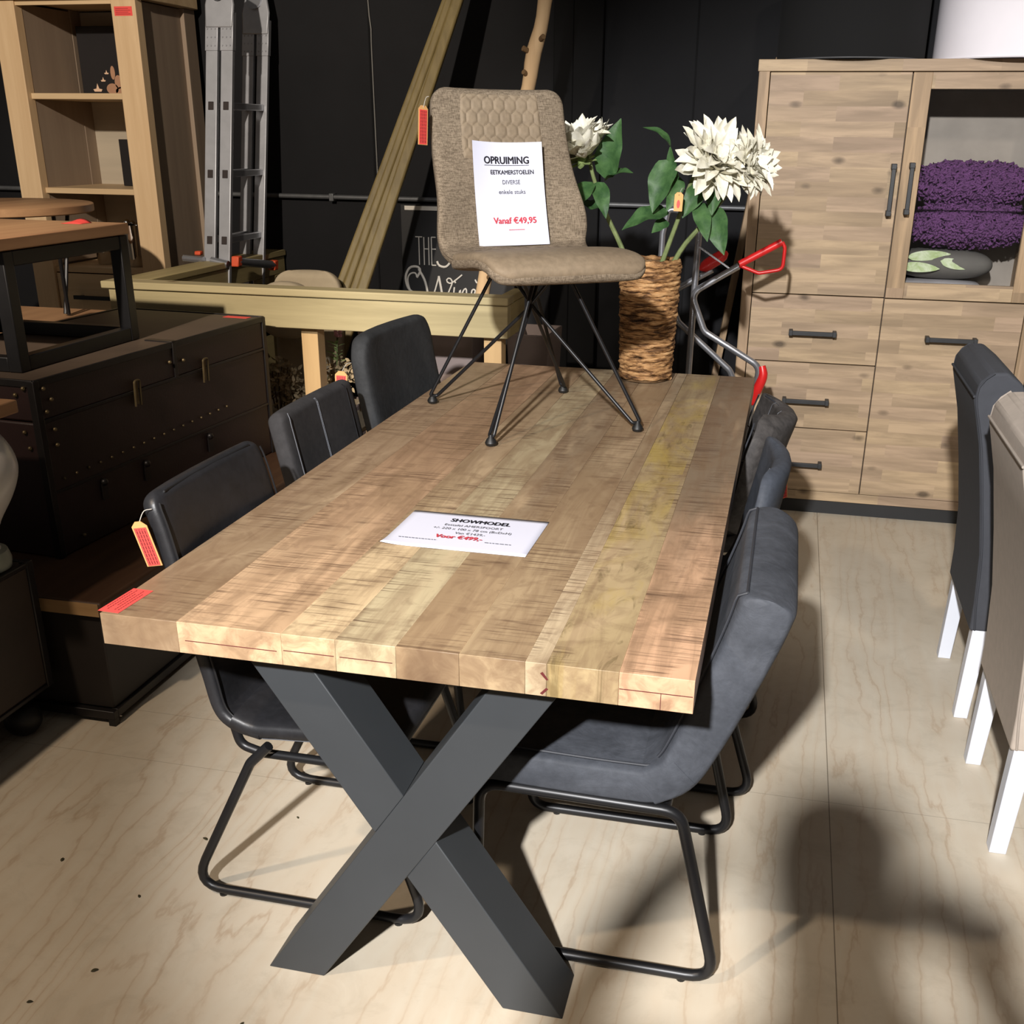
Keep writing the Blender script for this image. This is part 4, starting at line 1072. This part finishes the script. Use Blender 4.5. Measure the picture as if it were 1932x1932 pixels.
# canvas print on the upper shelf
t = thing('canvas_print', 'black canvas print of candles and pebbles on the top shelf', 'picture', (-2.60, 3.60, 1.689))
mb = MB(); mb.box(-0.215, 0.20, -0.012, 0.012, 0, 0.30); mb.build('canvas', M['picture'], t, bevel=0.002)
mb = MB()
for x, z, s in ((-0.135, 0.018, 1.0), (-0.10, 0.062, 0.55), (-0.078, 0.094, 0.5)):
    mb.prism([(x-0.024*s, z+0.01*s), (x-0.018*s, z), (x+0.018*s, z), (x+0.024*s, z+0.01*s), (x+0.008*s, z+0.013*s), (x, z+0.036*s), (x-0.007*s, z+0.013*s)], -0.0135, -0.012)
buildn(mb, 'printed_candles', M['candle'], t)
mb = MB()
for x, z, rx, rz_ in ((-0.055, 0.03, 0.032, 0.024), (0.0, 0.02, 0.04, 0.02), (-0.02, 0.06, 0.02, 0.03), (-0.045, 0.10, 0.012, 0.03)):
    mb.prism([(x+rx*math.cos(k*PI/8), z+rz_*math.sin(k*PI/8)) for k in range(16)], -0.0133, -0.012)
buildn(mb, 'printed_pebbles', M['stone'], t)
t = thing('small_canvas_print', 'dark picture half hidden behind the post on the middle shelf', 'picture', (-2.47, 3.52, 1.286))
mb = MB(); mb.box(-0.14, 0.12, -0.01, 0.01, 0, 0.21); mb.build('canvas', M['picture'], t, bevel=0.002)
def tumbler(label, x, y, r, h, grp='chrome tumblers in the bookcase'):
    t = thing('chrome_vase', label, 'vase', (x, y, 0.931))
    mb = MB(); mb.lathe([(r*0.72, 0), (r*0.75, 0.004), (r, h), (r-0.004, h-0.001), (r*0.7, 0.01)], 28); mb.build('body', M['chrome'], t)
    return t
tumbler('short tapered chrome vase in the bookcase, left one', -2.67, 3.38, 0.055, 0.15)
t = tumbler('taller chrome vase filled with chrome balls, next to the post', -2.478, 3.33, 0.052, 0.19)
mb = MB()
for i in range(9): mb.ball((0.026*math.cos(i*2.1), 0.026*math.sin(i*2.1), 0.185+0.008*(i % 3)), 0.016, 9)
buildn(mb, 'chrome_ball', M['chrome'], t)

# ------------------------------------------------------------------ ladder
LD = thing('folding_ladder', 'folded aluminium multi-purpose ladder leaning on the black wall', 'ladder', (-2.0, 3.01, 0))
def ladder():
    t = LD; H = 2.10
    sh = Matrix(((1, 0, 0.042, 0), (0, 1, 0.15, 0), (0, 0, 1, 0), (0, 0, 0, 1)))
    for i, x in enumerate((-0.032, 0.040)):
        for y in (0.0, 0.34):
            mb = MB()
            mb.box(x-0.028, x+0.028, y-0.011, y+0.011, 0, H-0.12, sh)
            r_ = mb.build('rail', M['alu'], t, bevel=0.003)
            mb = MB()
            mb.box(x-0.030, x+0.030, y-0.014, y+0.014, H-0.24, H-0.09, sh); mb.build('hinge_sleeve', M['alu'], r_, bevel=0.002)
            mb = MB()
            for a in (-0.018, 0, 0.018):
                for b in range(4): mb.ball(sh @ Vector((x+a, y-0.0145, H-0.22+b*0.033)), 0.0036, 6)
            buildn(mb, 'rivet', M['alu'], r_)
            if y == 0:
                mb = MB()
                for z in (0.24, 0.52, 0.80, 1.08, 1.36, 1.64): mb.box(x-0.013, x+0.013, y-0.0135, y-0.010, z-0.017, z+0.017, sh)
                buildn(mb, 'rung_socket', M['hole'], r_, bevel=0.003)
                mb = MB()
        for z in (0.24, 0.52, 0.80, 1.08, 1.36, 1.64):
            mb = MB(); mb.box(x-0.014, x+0.014, 0.012, 0.328, z-0.014, z+0.014, sh); mb.build('rung', M['alu'], t, bevel=0.003)
    for y in (0.0, 0.34):
        mb = MB(); mb.prism([(-0.060, H-0.15), (-0.064, H-0.06), (-0.045, H+0.03), (0.004, H+0.055), (0.052, H+0.03), (0.072, H-0.06), (0.068, H-0.15)], y-0.018, y-0.004, sh); h = mb.build('hinge', M['alu'], t, bevel=0.006)
        mb = MB(); mb.lathe([(0.035, -0.012), (0.035, 0.012)], 20, sh @ Matrix.Translation((0, y-0.02, H-0.01)) @ Matrix.Rotation(PI/2, 4, 'X')); mb.build('hinge_disc', M['alu_tube'], h)
    zb = 0.80-0.0
    # stabiliser tubes with orange caps near the lower rungs
    zc = 1.0
    mb = MB(); mb.tube([sh @ Vector((-0.15, -0.03, zc)), sh @ Vector((-0.05, -0.03, zc-0.005))], 0.016, 12); mb.build('stabiliser_pin', M['alu_tube'], t)
    mb = MB(); mb.tube([sh @ Vector((-0.01, -0.035, zc-0.005)), sh @ Vector((0.07, -0.03, zc-0.02))], 0.017, 12); mb.build('stabiliser_pin', M['alu_tube'], t)
    mb = MB(); mb.tube([sh @ Vector((0.10, 0.0, zc-0.01)), sh @ Vector((0.10, 0.36, zc-0.06))], 0.019, 12); b = mb.build('stabiliser_bar', M['alu_tube'], t)
    mb = MB(); mb.box(0.082, 0.118, -0.025, 0.015, zc-0.030, zc+0.015, sh); mb.box(0.082, 0.118, 0.35, 0.39, zc-0.085, zc-0.04, sh); mb.box(-0.11, -0.08, -0.01, 0.02, zc+0.012, zc+0.030, sh); buildn(mb, 'orange_cap', M['orange'], b, bevel=0.005)
ladder()

# ------------------------------------------------------------------ timber enclosure
FN = thing('timber_planter_fence', 'green treated timber enclosure with top boards behind the chairs', 'fence', (0, 0, 0))
def fence():
    t = FN; h = 0.989; y0 = 2.385
    mb = MB(); mb.box(-2.045, -0.398, y0, y0+0.095, h-0.028, h); mb.build('top_board', M['pine_x'], t, bevel=0.004)
    mb = MB(); mb.box(-2.02, -0.402, y0+0.012, y0+0.057, h-0.148, h-0.029); mb.build('rail', M['pine_x'], t, bevel=0.003)
    mb = MB(); mb.box(-2.03, -1.895, y0+0.096, WY-0.01, h-0.028, h); mb.build('top_board', M['pine_y'], t, bevel=0.004)
    mb = MB(); mb.box(-1.945, -1.90, y0+0.13, WY-0.02, h-0.11, h-0.029); mb.build('rail', M['pine_y'], t, bevel=0.003)
    mb = MB(); mb.box(-0.447, -0.402, y0+0.096, y0+0.28, h-0.028, h); mb.build('top_board', M['pine_y'], t, bevel=0.004)
    mb = MB(); mb.box(-0.447, -0.402, y0+0.058, y0+0.28, h-0.148, h-0.029); mb.build('rail', M['pine_y'], t, bevel=0.003)
    for x, y in ((-1.205, y0+0.06), (-0.472, y0+0.06), (-1.99, y0+0.06)):
        mb = MB(); mb.box(x-0.034, x+0.034, y, y+0.068, 0, h-0.03); mb.build('post', M['pine_z'], t, bevel=0.003)
    for y in (2.95, 3.22, 3.5, 3.66):
        mb = MB(); mb.box(-1.94, -1.90, y-0.045, y+0.045, 0, h-0.111); mb.build('slat', M['pine_y'], t, bevel=0.003)
    mb = MB(); mb.box(-1.94, -1.90, 2.66, WY-0.03, 0.60, 0.70); mb.build('rail', M['pine_y'], t, bevel=0.003)
fence()
# leaning poles
for i, (dx, lab) in enumerate(((0.0, 'leftmost green treated pole in the bundle leaning on the wall'), (0.042, 'second from left green pole in the leaning bundle'),
                               (0.080, 'third from left green pole in the leaning bundle'), (0.125, 'rightmost thicker green pole in the leaning bundle'))):
    def at(z): return Vector((-1.335+dx*0.9+(z-0.93)*(0.345-0.05*dx/0.12), 3.10+(z-0.93)*0.33-0.01*(i % 2), z))
    mb = MB(); w = 0.034 if i < 3 else 0.046
    mb.bar(at(0.0), at(2.72), w, 0.034, (0, 1, 0.3)); o = mb.build('timber_pole', M['pole'], bevel=0.009, seg=3); tag(o, lab, 'pole', 'green treated poles leaning on the wall')
# tall bare branch
t = thing('bare_branch', 'tall pale bare birch branch standing upright behind the taupe chair', 'branch', (0, 0, 0))
pts = catmull([(-0.80, 3.0, 0.0), (-0.76, 3.0, 0.35), (-0.700, 3.0, 0.62), (-0.662, 3.0, 0.93), (-0.60, 3.0, 1.2), (-0.535, 3.0, 1.5), (-0.475, 3.0, 1.70), (-0.455, 3.0, 1.82), (-0.425, 3.0, 1.92), (-0.405, 3.0, 2.05), (-0.35, 3.0, 2.4)], 60)
mb = MB(); mb.tube(pts, lambda s: 0.034-0.008*s+0.002*math.sin(s*60), 14); br_ = mb.build('trunk', M['branch'], t)
mb = MB()
for z, dx in ((1.735, -0.012), (1.83, -0.022), (1.88, 0.02), (0.98, 0.02), (0.7, -0.01)):
    p = min(pts, key=lambda q: abs(q.z-z)); mb.tube([p+Vector((dx*0.6, -0.012, 0)), p+Vector((dx*1.6, -0.034, 0.012))], 0.010, 10)
buildn(mb, 'knot', M['bark'], br_)
# signboard with hand lettering
SG = thing('wine_signboard', 'black signboard lettered THE and Wines in white script', 'sign', (0, 3.70, 0))
def signboard():
    t = SG
    mb = MB(); mb.box(-1.265, -0.70, 0.0, 0.025, 0.55, 1.222); mb.build('board', M['sign'], t, bevel=0.002)
    mb = MB(); mb.box(-1.243, -0.70, -0.004, 0, 1.197, 1.216); mb.build('white_strip', M['lettering'], t)
    # map a photograph-free local frame: u to the right, v up (metres)
    def st(mb, pts, r, n=24):
        P_ = catmull([(p[0], -0.004, p[1]) for p in pts], n) if len(pts) > 2 else [Vector((p[0], -0.004, p[1])) for p in pts]
        mb.tube(P_, r, 6)
    z0, z1 = 0.945, 1.075
    mb = MB()
    st(mb, [(-1.192, z1), (-1.158, z1)], 0.0028); st(mb, [(-1.175, z1), (-1.175, z0)], 0.0028)
    st(mb, [(-1.150, z1), (-1.150, z0)], 0.0028); st(mb, [(-1.126, z1), (-1.126, z0)], 0.0028); st(mb, [(-1.150, (z0+z1)/2+0.01), (-1.126, (z0+z1)/2+0.01)], 0.0028)
    st(mb, [(-1.112, z1), (-1.112, z0)], 0.0028)
    for z in (z0, (z0+z1)/2+0.01, z1): st(mb, [(-1.112, z), (-1.090, z)], 0.0028)
    buildn(mb, 'word_the', M['lettering'], t)
    mb = MB(); st(mb, [(-1.085, 0.965), (-1.075, 0.945), (-1.04, 0.94), (-1.015, 0.975), (-1.035, 1.02), (-1.06, 1.05), (-1.04, 1.085), (-1.0, 1.08)], 0.0055); mb.build('script_letter', M['lettering'], t)
    mb = MB()
    # script W
    st(mb, [(-1.190, 0.885), (-1.198, 0.905), (-1.225, 0.90), (-1.238, 0.87), (-1.225, 0.82), (-1.195, 0.80)], 0.004)
    st(mb, [(-1.190, 0.885), (-1.172, 0.915), (-1.185, 0.935), (-1.225, 0.93), (-1.248, 0.885), (-1.235, 0.83), (-1.19, 0.80)], 0.006)
    st(mb, [(-1.180, 0.925), (-1.150, 0.87), (-1.135, 0.80), (-1.130, 0.76)], 0.006)
    st(mb, [(-1.130, 0.76), (-1.105, 0.81), (-1.085, 0.87), (-1.078, 0.895)], 0.004)
    st(mb, [(-1.078, 0.895), (-1.068, 0.84), (-1.055, 0.76)], 0.006)
    st(mb, [(-1.055, 0.76), (-1.03, 0.82), (-1.01, 0.868), (-1.025, 0.888), (-1.04, 0.875), (-1.02, 0.862), (-0.985, 0.885), (-0.96, 0.905)], 0.0038)
    # i n e s
    st(mb, [(-1.0, 0.845), (-1.005, 0.80), (-1.0, 0.775), (-0.985, 0.79), (-0.97, 0.835), (-0.975, 0.785), (-0.955, 0.83), (-0.94, 0.838), (-0.938, 0.79), (-0.92, 0.785), (-0.90, 0.815), (-0.895, 0.835), (-0.91, 0.835), (-0.915, 0.80), (-0.90, 0.78), (-0.88, 0.81), (-0.868, 0.845), (-0.862, 0.81), (-0.875, 0.79)], 0.0042, 90)
    mb.ball((-0.995, -0.004, 0.868), 0.005, 8)
    st(mb, [(-0.895, 0.885), (-0.885, 0.870), (-0.862, 0.875), (-0.855, 0.90), (-0.858, 0.905)], 0.004)
    mb.build('word_wines', M['lettering'], t)
signboard()
# planters and dried plants behind the fence
def planter(label, x0, x1, y, d, h, tp=0.03):
    t = thing('planter', label, 'planter', ((x0+x1)/2, y+d/2, 0)); w = (x1-x0)/2
    R = []
    for s, z, ins in ((w-tp, 0, 0), (w, h, 0), (w-0.012, h, 0), (w-0.014, h-0.05, 0)):
        e = d/2-(w-s)
        R.append([(-s, -e, z), (s, -e, z), (s, e, z), (-s, e, z)])
    mb = MB(); mb.rings(R); mb.build('body', M['zinc'], t, bevel=0.004)
planter('wide mauve grey planter box behind the left chairs', -1.155, -0.70+0.05, 2.80, 0.35, 0.845)
planter('mauve grey tapered planter right of the fence corner post', -0.53, -0.352, 2.88, 0.28, 0.775)
planter('grey planter holding dried hydrangeas between trunk and fence', -1.72, -1.22, 2.70, 0.40, 0.42)
def hydrangea(label, cx, cy, z, R_, n, seed):
    rg = random.Random(seed); t = thing('dried_hydrangea', label, 'plant', (cx, cy, z))
    mb = MB()
    for i in range(5):
        a = rg.uniform(0, 6.28); mb.tube([(0.02*math.cos(a), 0.02*math.sin(a), -0.12), (R_*0.5*math.cos(a), R_*0.5*math.sin(a), R_*0.5)], 0.003, 5)
    mb.build('twigs', M['twig'], t)
    mb = MB()
    for i in range(n):
        p = Vector((rg.gauss(0, 0.5), rg.gauss(0, 0.4), rg.gauss(0, 0.45))); p = p*(R_/max(1.0, p.length))
        d = Vector((rg.uniform(-1, 1), rg.uniform(-1, 0.3), rg.uniform(-0.6, 1))).normalized()*rg.uniform(0.018, 0.035)
        blade(mb, p, p+d, 0.016, (rg.uniform(-1, 1), -1, rg.uniform(-1, 1)), 0.1, 0.3, 0.4, 4, 3)
    mb.build('blossom', M['dry'], t, angle=180)
hydrangea('dried hydrangea head beside the far end of the trunk', -1.49, 2.72, 0.56, 0.10, 260, 1)
hydrangea('dried hydrangea head low left of the fence post', -1.40, 2.74, 0.47, 0.10, 260, 2)
hydrangea('small dried flower tuft right of the fence post', -1.17, 2.68, 0.62, 0.07, 140, 3)
t = thing('pink_flower_sprig', 'small green sprig with pink blossom above the dark left chair', 'plant', (-1.19, 2.66, 0.5))
mb = MB(); mb.tube([(0, 0, 0), (0.0, 0, 0.15), (0.008, 0, 0.27)], 0.003, 6); mb.build('stem', M['stem'], t)
mb = MB()
for i in range(12):
    a = i*2.4; z = 0.16+0.008*i; blade(mb, (0.004, 0, z), (0.004+0.045*math.cos(a), -0.02+0.02*math.sin(a), z+0.02), 0.02, (0, -0.3, 1), 0.1, 0.2)
buildn(mb, 'leaves', M['sepal'], t, angle=180)
mb = MB()
for i in range(9): mb.ball((0.010+0.012*math.cos(i*2.2), 0.01*math.sin(i*2.2), 0.275+0.008*(i % 4)), 0.008, 6)
mb.build('blossom', M['pink'], t)
# beige armchair behind the fence
t = thing('beige_armchair', 'beige upholstered armchair seen just above the timber fence', 'armchair', (-1.44, 2.98, 0))
mb = MB(); shell(mb, [(0.0, 0.42), (-0.02, 0.6), (-0.03, 0.8), (-0.035, 0.985)], 0.15, 0.085, 3.5, 0.04, 0.035, roundw=0.08)
Rz = Matrix.Rotation(-PI/2+0.1, 4, 'Z'); mb.v = [Rz @ v for v in mb.v]; mb.build('backrest', M['beige'], t, angle=60)
mb = MB(); mb.box(-0.22, 0.22, -0.24, 0.10, 0.28, 0.42); mb.build('seat', M['beige'], t, bevel=0.03, seg=4)
for x in (-0.2, 0.2):
    for y in (-0.22, 0.08): mb = MB(); mb.box(x-0.02, x+0.02, y-0.02, y+0.02, 0, 0.28); mb.build('leg', M['pine_z'], t, bevel=0.003)
mb = MB(); cushion(t, 'pillow', M['beige'], (-0.06, -0.10, 0.83), 0.13, 0.06, 0.12)

# ------------------------------------------------------------------ trunk with side table
CH = thing('steamer_trunk', 'large dark oxblood steamer trunk with brass latches and rivets', 'trunk', (-1.41, 1.09, 0.375), math.radians(-4.25))
def chest():
    t = CH; L, D, H = 1.215, 0.62, 0.52
    zs = 0.405
    mb = MB(); mb.box(-D, 0, 0, L, 0.0, zs-0.003); mb.build('body', M['trunk'], t, bevel=0.006)
    mb = MB(); mb.box(-D, 0, 0, L, zs, H-0.004); lid = mb.build('lid', M['trunk'], t, bevel=0.006)
    mb = MB(); mb.box(-D+0.012, -0.012, 0.012, L-0.012, H-0.004, H); mb.build('lid_top', M['trunk_top'], lid, bevel=0.002)
    mb = MB()
    for x in (-D, 0):
        mb.box(x-0.004, x+0.004, 0, L, H-0.018, H+0.003)
    for y in (0, L):
        mb.box(-D, 0, y-0.004, y+0.004, H-0.018, H+0.003)
        for x in (-D, 0): mb.box(x-0.018 if x == 0 else x-0.005, x+0.005 if x == 0 else x+0.018, y-0.005 if y == 0 else y-0.018, y+0.018 if y == 0 else y+0.005, 0, H)
    mb.box(0.0, 0.003, 0, L, zs-0.006, zs+0.004); mb.box(0, 0.003, 0, L, 0.19, 0.20)
    buildn(mb, 'edging', M['trunk_edge'], t, bevel=0.002)
    mb = MB(); mb.box(-0.1, 0.006, 0.635, 0.665, H-0.002, H+0.004); mb.box(0.0, 0.006, 0.635, 0.65, zs, H+0.004); buildn(mb, 'strap', M['trunk_edge'], lid, bevel=0.001)
    for y in (0.425, 0.80):
        mb = MB(); mb.tube(fillet([(0.008, y-0.014, zs-0.045), (0.012, y-0.014, zs+0.035), (0.012, y+0.014, zs+0.035), (0.008, y+0.014, zs-0.045)], 0.01, 5), 0.0035, 7); mb.box(0.002, 0.008, y-0.006, y+0.006, zs-0.04, zs+0.03); mb.build('latch', M['brass'], t)
    mb = MB()
    for i in range(17): mb.ball((0.003, 0.06+i*0.0535, 0.228+0.0012*i), 0.0042, 7)
    for (y, z) in ((0.03, 0.495), (0.055, 0.46), (0.03, 0.43), (0.05, 0.375), (0.05, 0.33), (0.61, 0.462), (0.685, 0.455), (0.1, 0.04)): mb.ball((0.006, y, z), 0.0062, 7)
    for (x, z) in ((-0.03, 0.50), (-0.06, 0.48), (-0.05, 0.375), (-0.04, 0.33)): mb.ball((x, -0.006, z), 0.0062, 7)
    buildn(mb, 'rivet', M['brass'], t)
    for y in (0.22, 0.43, 0.79):
        mb = MB(); mb.ball((0.006, y, 0.17), 0.012, 8); mb.box(0.002, 0.007, y-0.012, y+0.012, 0.115, 0.165); mb.build('lower_clasp', M['trunk_edge'], t)
    mb = MB(); mb.box(-0.135, -0.035, 1.155, 1.19, H, H+0.0008); s = mb.build('price_sticker', M['sticker'], lid)
chest()
def bench():
    t = thing('low_bench', 'low dark bench with live edge plank top under the steamer trunk', 'bench', (-1.114, 0.832, 0))
    mb = MB(); mb.box(-0.95, -0.02, 0.02, 1.55, 0.045, 0.33); mb.build('body', M['benchbody'], t, bevel=0.004)
    mb = MB(); mb.box(-0.97, 0.0, 0.0, 1.57, 0.33, 0.3745); tp = mb.build('top', M['bench'], t, bevel=0.008, seg=3)
    mb = MB(); mb.box(-0.96, -0.008, -0.0015, 0.0, 0.334, 0.371); mb.build('end_grain', M['bench_end'], tp)
    mb = MB(); mb.box(-0.95, -0.01, 0.0, 0.02, 0.02, 0.045); mb.box(-0.03, -0.01, 0.02, 1.55, 0.02, 0.045); buildn(mb, 'base_frame', M['trunk_edge'], t, bevel=0.002)
    for y in (0.0, 1.53):
        for x in (-0.93, -0.03): mb = MB(); mb.box(x, x+0.02, y, y+0.02, 0, 0.021); mb.build('foot', M['black'], t)
bench()
def crate():
    t = thing('dark_storage_trunk', 'dark brown leather storage trunk on casters at the left edge', 'trunk', (-1.28, 0.80, 0))
    mb = MB(); mb.box(-0.75, 0, -1.1, 0.0, 0.135, 0.49); mb.build('body', M['brown_leather'], t, bevel=0.01, seg=3)
    mb = MB()
    for z in (0.135, 0.485): mb.box(-0.755, 0.004, -0.012, 0.004, z-0.006, z+0.008); mb.box(-0.008, 0.004, -1.1, 0.004, z-0.006, z+0.008)
    mb.box(-0.02, 0.005, -0.02, 0.005, 0.13, 0.495); buildn(mb, 'edging', M['trunk_edge'], t, bevel=0.003)
    for x, y in ((-0.06, -0.06), (-0.69, -0.06), (-0.06, -1.04), (-0.69, -1.04)):
        mb = MB(); mb.ball((x, y, 0.05), 0.05, 14); mb.tube([(x, y, 0.09), (x, y, 0.14)], 0.02, 10); mb.build('caster', M['caster'], t)
crate()
t = thing('white_ceramic_vase', 'rounded white ceramic vase cut off by the left edge', 'vase', (-1.36, 0.72, 0.4955))
mb = MB(); mb.lathe([(v.x, v.z) for v in catmull([(0.055, 0, 0.045), (0.05, 0, 0.07), (0.065, 0, 0.12), (0.105, 0, 0.19), (0.125, 0, 0.25), (0.118, 0, 0.30), (0.09, 0, 0.345), (0.05, 0, 0.36), (0.04, 0, 0.355)], 40)], 64); mb.build('body', M['glaze'], t, angle=60)
mb = MB(); mb.lathe([(0.072, 0.0), (0.075, 0.02), (0.068, 0.045), (0.05, 0.05)], 32); mb.build('foot', M['glaze_green'], t)
t = thing('small_wooden_table', 'small walnut topped table end poking in at the left edge', 'table', (-1.28, 0.80, 0.4955))
mb = MB(); mb.box(-0.55, 0.022, -0.5, 0.03, 0.385, 0.418); mb.build('tabletop', M['sidewood'], t, bevel=0.004)
for x in (-0.50, -0.27):
    for y in (-0.45, -0.03): mb = MB(); mb.box(x-0.012, x+0.012, y-0.012, y+0.012, 0, 0.385); mb.build('leg', M['black'], t)

def square_table():
    t = thing('square_side_table', 'square walnut side table with black steel frame on the trunk', 'side table', (-1.5, 1.17, 0.896), math.radians(-1))
    S = 0.56; H = 0.366
    mb = MB(); mb.box(-S, 0, -0.05, S+0.035, H-0.034, H); tp = mb.build('tabletop', M['sidewood'], t, bevel=0.003)
    w = 0.042; d = S+0.03
    for x in (-S+0.006, -0.006-w):
        for y in (0.006, d-w): mb = MB(); mb.box(x, x+w, y, y+w, 0, H-0.036); mb.build('leg', M['black'], t, bevel=0.003)
    for z in (0.0, H-0.036-w):
        mb = MB()
        for x in (-S+0.006, -0.006-w): mb.box(x+0.002, x+w-0.002, w+0.006, d-w, z, z+w)
        for y in (0.006, d-w): mb.box(-S+0.006+w, -0.006-w, y+0.002, y+w-0.002, z, z+w)
        buildn(mb, 'frame_rails', M['black'], t, bevel=0.003)
    mb = MB(); mb.grid([[(-0.10-0.07*i/6, d-0.10+0.06*j/4, H+0.001+0.012*math.sin(PI*i/6)*(j/4)) for j in range(5)] for i in range(7)]); mb.build('price_sticker', M['sticker'], tp, solid=0.0005)
square_table()
def low_table():
    t = thing('low_wooden_table', 'brown wooden table barely seen behind the steamer trunk', 'table', (-2.48, 2.28, 0))
    mb = MB(); mb.box(-0.40, 0.32, -0.35, 0.35, 0.80, 0.835); mb.build('tabletop', M['sidewood'], t, bevel=0.003)
    for x in (-0.36, 0.28):
        for y in (-0.31, 0.31): mb = MB(); mb.box(x-0.02, x+0.02, y-0.02, y+0.02, 0, 0.80); mb.build('leg', M['black'], t)
low_table()
def round_table():
    t = thing('round_side_table', 'round walnut side table with thin black legs beside the bookcase', 'side table', (-2.48, 2.36, 0.836))
    z = 0.432
    mb = MB(); mb.lathe([(0.385, z-0.032), (0.39, z-0.028), (0.39, z-0.003), (0.385, z)], 72); mb.build('tabletop', M['sidewood'], t)
    for i in range(3):
        a = 0.35+i*2*PI/3; b = Vector((0.24*math.cos(a), 0.24*math.sin(a), 0)); c = Vector((0.29*math.cos(a-0.35), 0.29*math.sin(a-0.35), z-0.032)); d = Vector((0.29*math.cos(a+0.35), 0.29*math.sin(a+0.35), z-0.032))
        mb = MB(); mb.tube([c, b+Vector((0.008, 0, 0.008)), b+Vector((-0.008, 0.002, 0.008)), d], 0.008, 8); mb.build('leg', M['black'], t)
round_table()
# straw on the floor side and leaf bits
mb = MB(); mb.tube(catmull([(-0.66, 1.10, 0.0), (-0.72, 1.02, 0.35), (-0.735, 1.0, 0.62), (-0.745, 1.0, 0.72)], 16), 0.0022, 6); tag(mb.build('dry_straw', M['card']), 'single dry straw upright behind the middle left chair', 'straw')
bits = [(-0.63, -0.02), (-0.28, -0.08), (-0.24, -0.135), (-0.30, -0.17), (-0.66, 0.20), (-0.9, 0.27), (-0.62, 0.42), (-0.93, -0.05), (-0.7, -0.12), (-0.45, 0.55)]
for i, (x, y) in enumerate(bits):
    mb = MB(); a = rnd.uniform(0, PI); L = rnd.uniform(0.008, 0.018)
    blade(mb, (x, y, 0.001), (x+L*math.cos(a), y+L*math.sin(a), 0.002), L*0.55, (0, 0, 1), 0.15, 0.2, 0.4, 6, 3)
    tag(mb.build('leaf_fragment', M['debris'], angle=180, solid=0.0004), 'tiny dark dried leaf fragment lying on the plywood floor', 'leaf', 'leaf fragments on the floor')
# ------------------------------------------------------------------ the photographer behind the camera, whose shadow falls on the floor
def photographer():
    t = thing('person', 'person in dark clothes standing and holding a phone up with both hands', 'person', (0.66, -1.86, 0))
    o0 = Vector((0.66, -1.86, 0))
    def skin(name, mat, V, E, rad, root=0):
        me = bpy.data.meshes.new(name); me.from_pydata([tuple(Vector(v)-o0+Vector((-0.11*min(1, max(0, (v[0]-0.2)/0.2)), 0.02, 0.09*min(1, v[2])))) for v in V], E, []); me.materials.append(mat)
        o = bpy.data.objects.new(name, me); C.objects.link(o); o.parent = t
        md = o.modifiers.new('skin', 'SKIN'); md.use_smooth_shade = True
        for i, r in enumerate(rad):
            sv = me.skin_vertices[0].data[i]; sv.radius = (r, r) if not isinstance(r, tuple) else r; sv.use_root = (i == root)
        sb = o.modifiers.new('sub', 'SUBSURF'); sb.levels = 2; sb.render_levels = 2
        return o
    V = [(0.66, -1.86, 0.95), (0.655, -1.86, 1.12), (0.64, -1.85, 1.30), (0.625, -1.82, 1.43), (0.60, -1.76, 1.52), (0.575, -1.70, 1.60), (0.57, -1.685, 1.68), (0.57, -1.69, 1.74),
         (0.47, -1.82, 1.42), (0.26, -1.68, 1.36), (0.40, -1.57, 1.48), (0.46, -1.52, 1.52),
         (0.79, -1.82, 1.41), (0.90, -1.66, 1.26), (0.76, -1.56, 1.44), (0.70, -1.52, 1.52),
         (0.57, -1.86, 0.88), (0.56, -1.84, 0.48), (0.55, -1.87, 0.08), (0.55, -1.74, 0.04),
         (0.75, -1.86, 0.88), (0.77, -1.84, 0.48), (0.78, -1.87, 0.08), (0.79, -1.74, 0.04)]
    E = [(0, 1), (1, 2), (2, 3), (3, 4), (4, 5), (5, 6), (6, 7), (3, 8), (8, 9), (9, 10), (10, 11), (3, 12), (12, 13), (13, 14), (14, 15),
         (0, 16), (16, 17), (17, 18), (18, 19), (0, 20), (20, 21), (21, 22), (22, 23)]
    rad = [0.14, 0.13, 0.15, 0.12, 0.055, 0.085, 0.095, 0.06, 0.06, 0.045, 0.035, 0.03, 0.06, 0.045, 0.035, 0.03, 0.09, 0.065, 0.045, 0.035, 0.09, 0.065, 0.045, 0.035]
    skin('body', M['navy'], V, E, rad)
    for hx, sgn in ((0.475, 1), (0.685, -1)):
        for k in range(5):
            if k < 4:
                z = 1.555-0.017*k; L = (0.85, 1, 0.95, 0.75)[k]
                P_ = [(hx-sgn*0.012, -1.52, z), (hx-sgn*0.004, -1.488, z), (hx+sgn*0.018*L, -1.470, z), (hx+sgn*0.034*L, -1.474, z)]
            else: P_ = [(hx-sgn*0.01, -1.53, 1.50), (hx+sgn*0.01, -1.515, 1.515), (hx+sgn*0.03, -1.50, 1.53)]
            mb = MB(); mb.tube([Vector(p)-o0 for p in P_], 0.0075, 8); mb.build('finger', M['beige'], t)
photographer()
t = thing('phone', 'black mobile phone held up behind the viewpoint', 'phone', (0.579, -1.4815, 1.534))
mb = MB(); mb.box(-0.075, 0.075, -0.004, 0.004, -0.036, 0.036); mb.build('phone_body', M['black'], t, bevel=0.003)
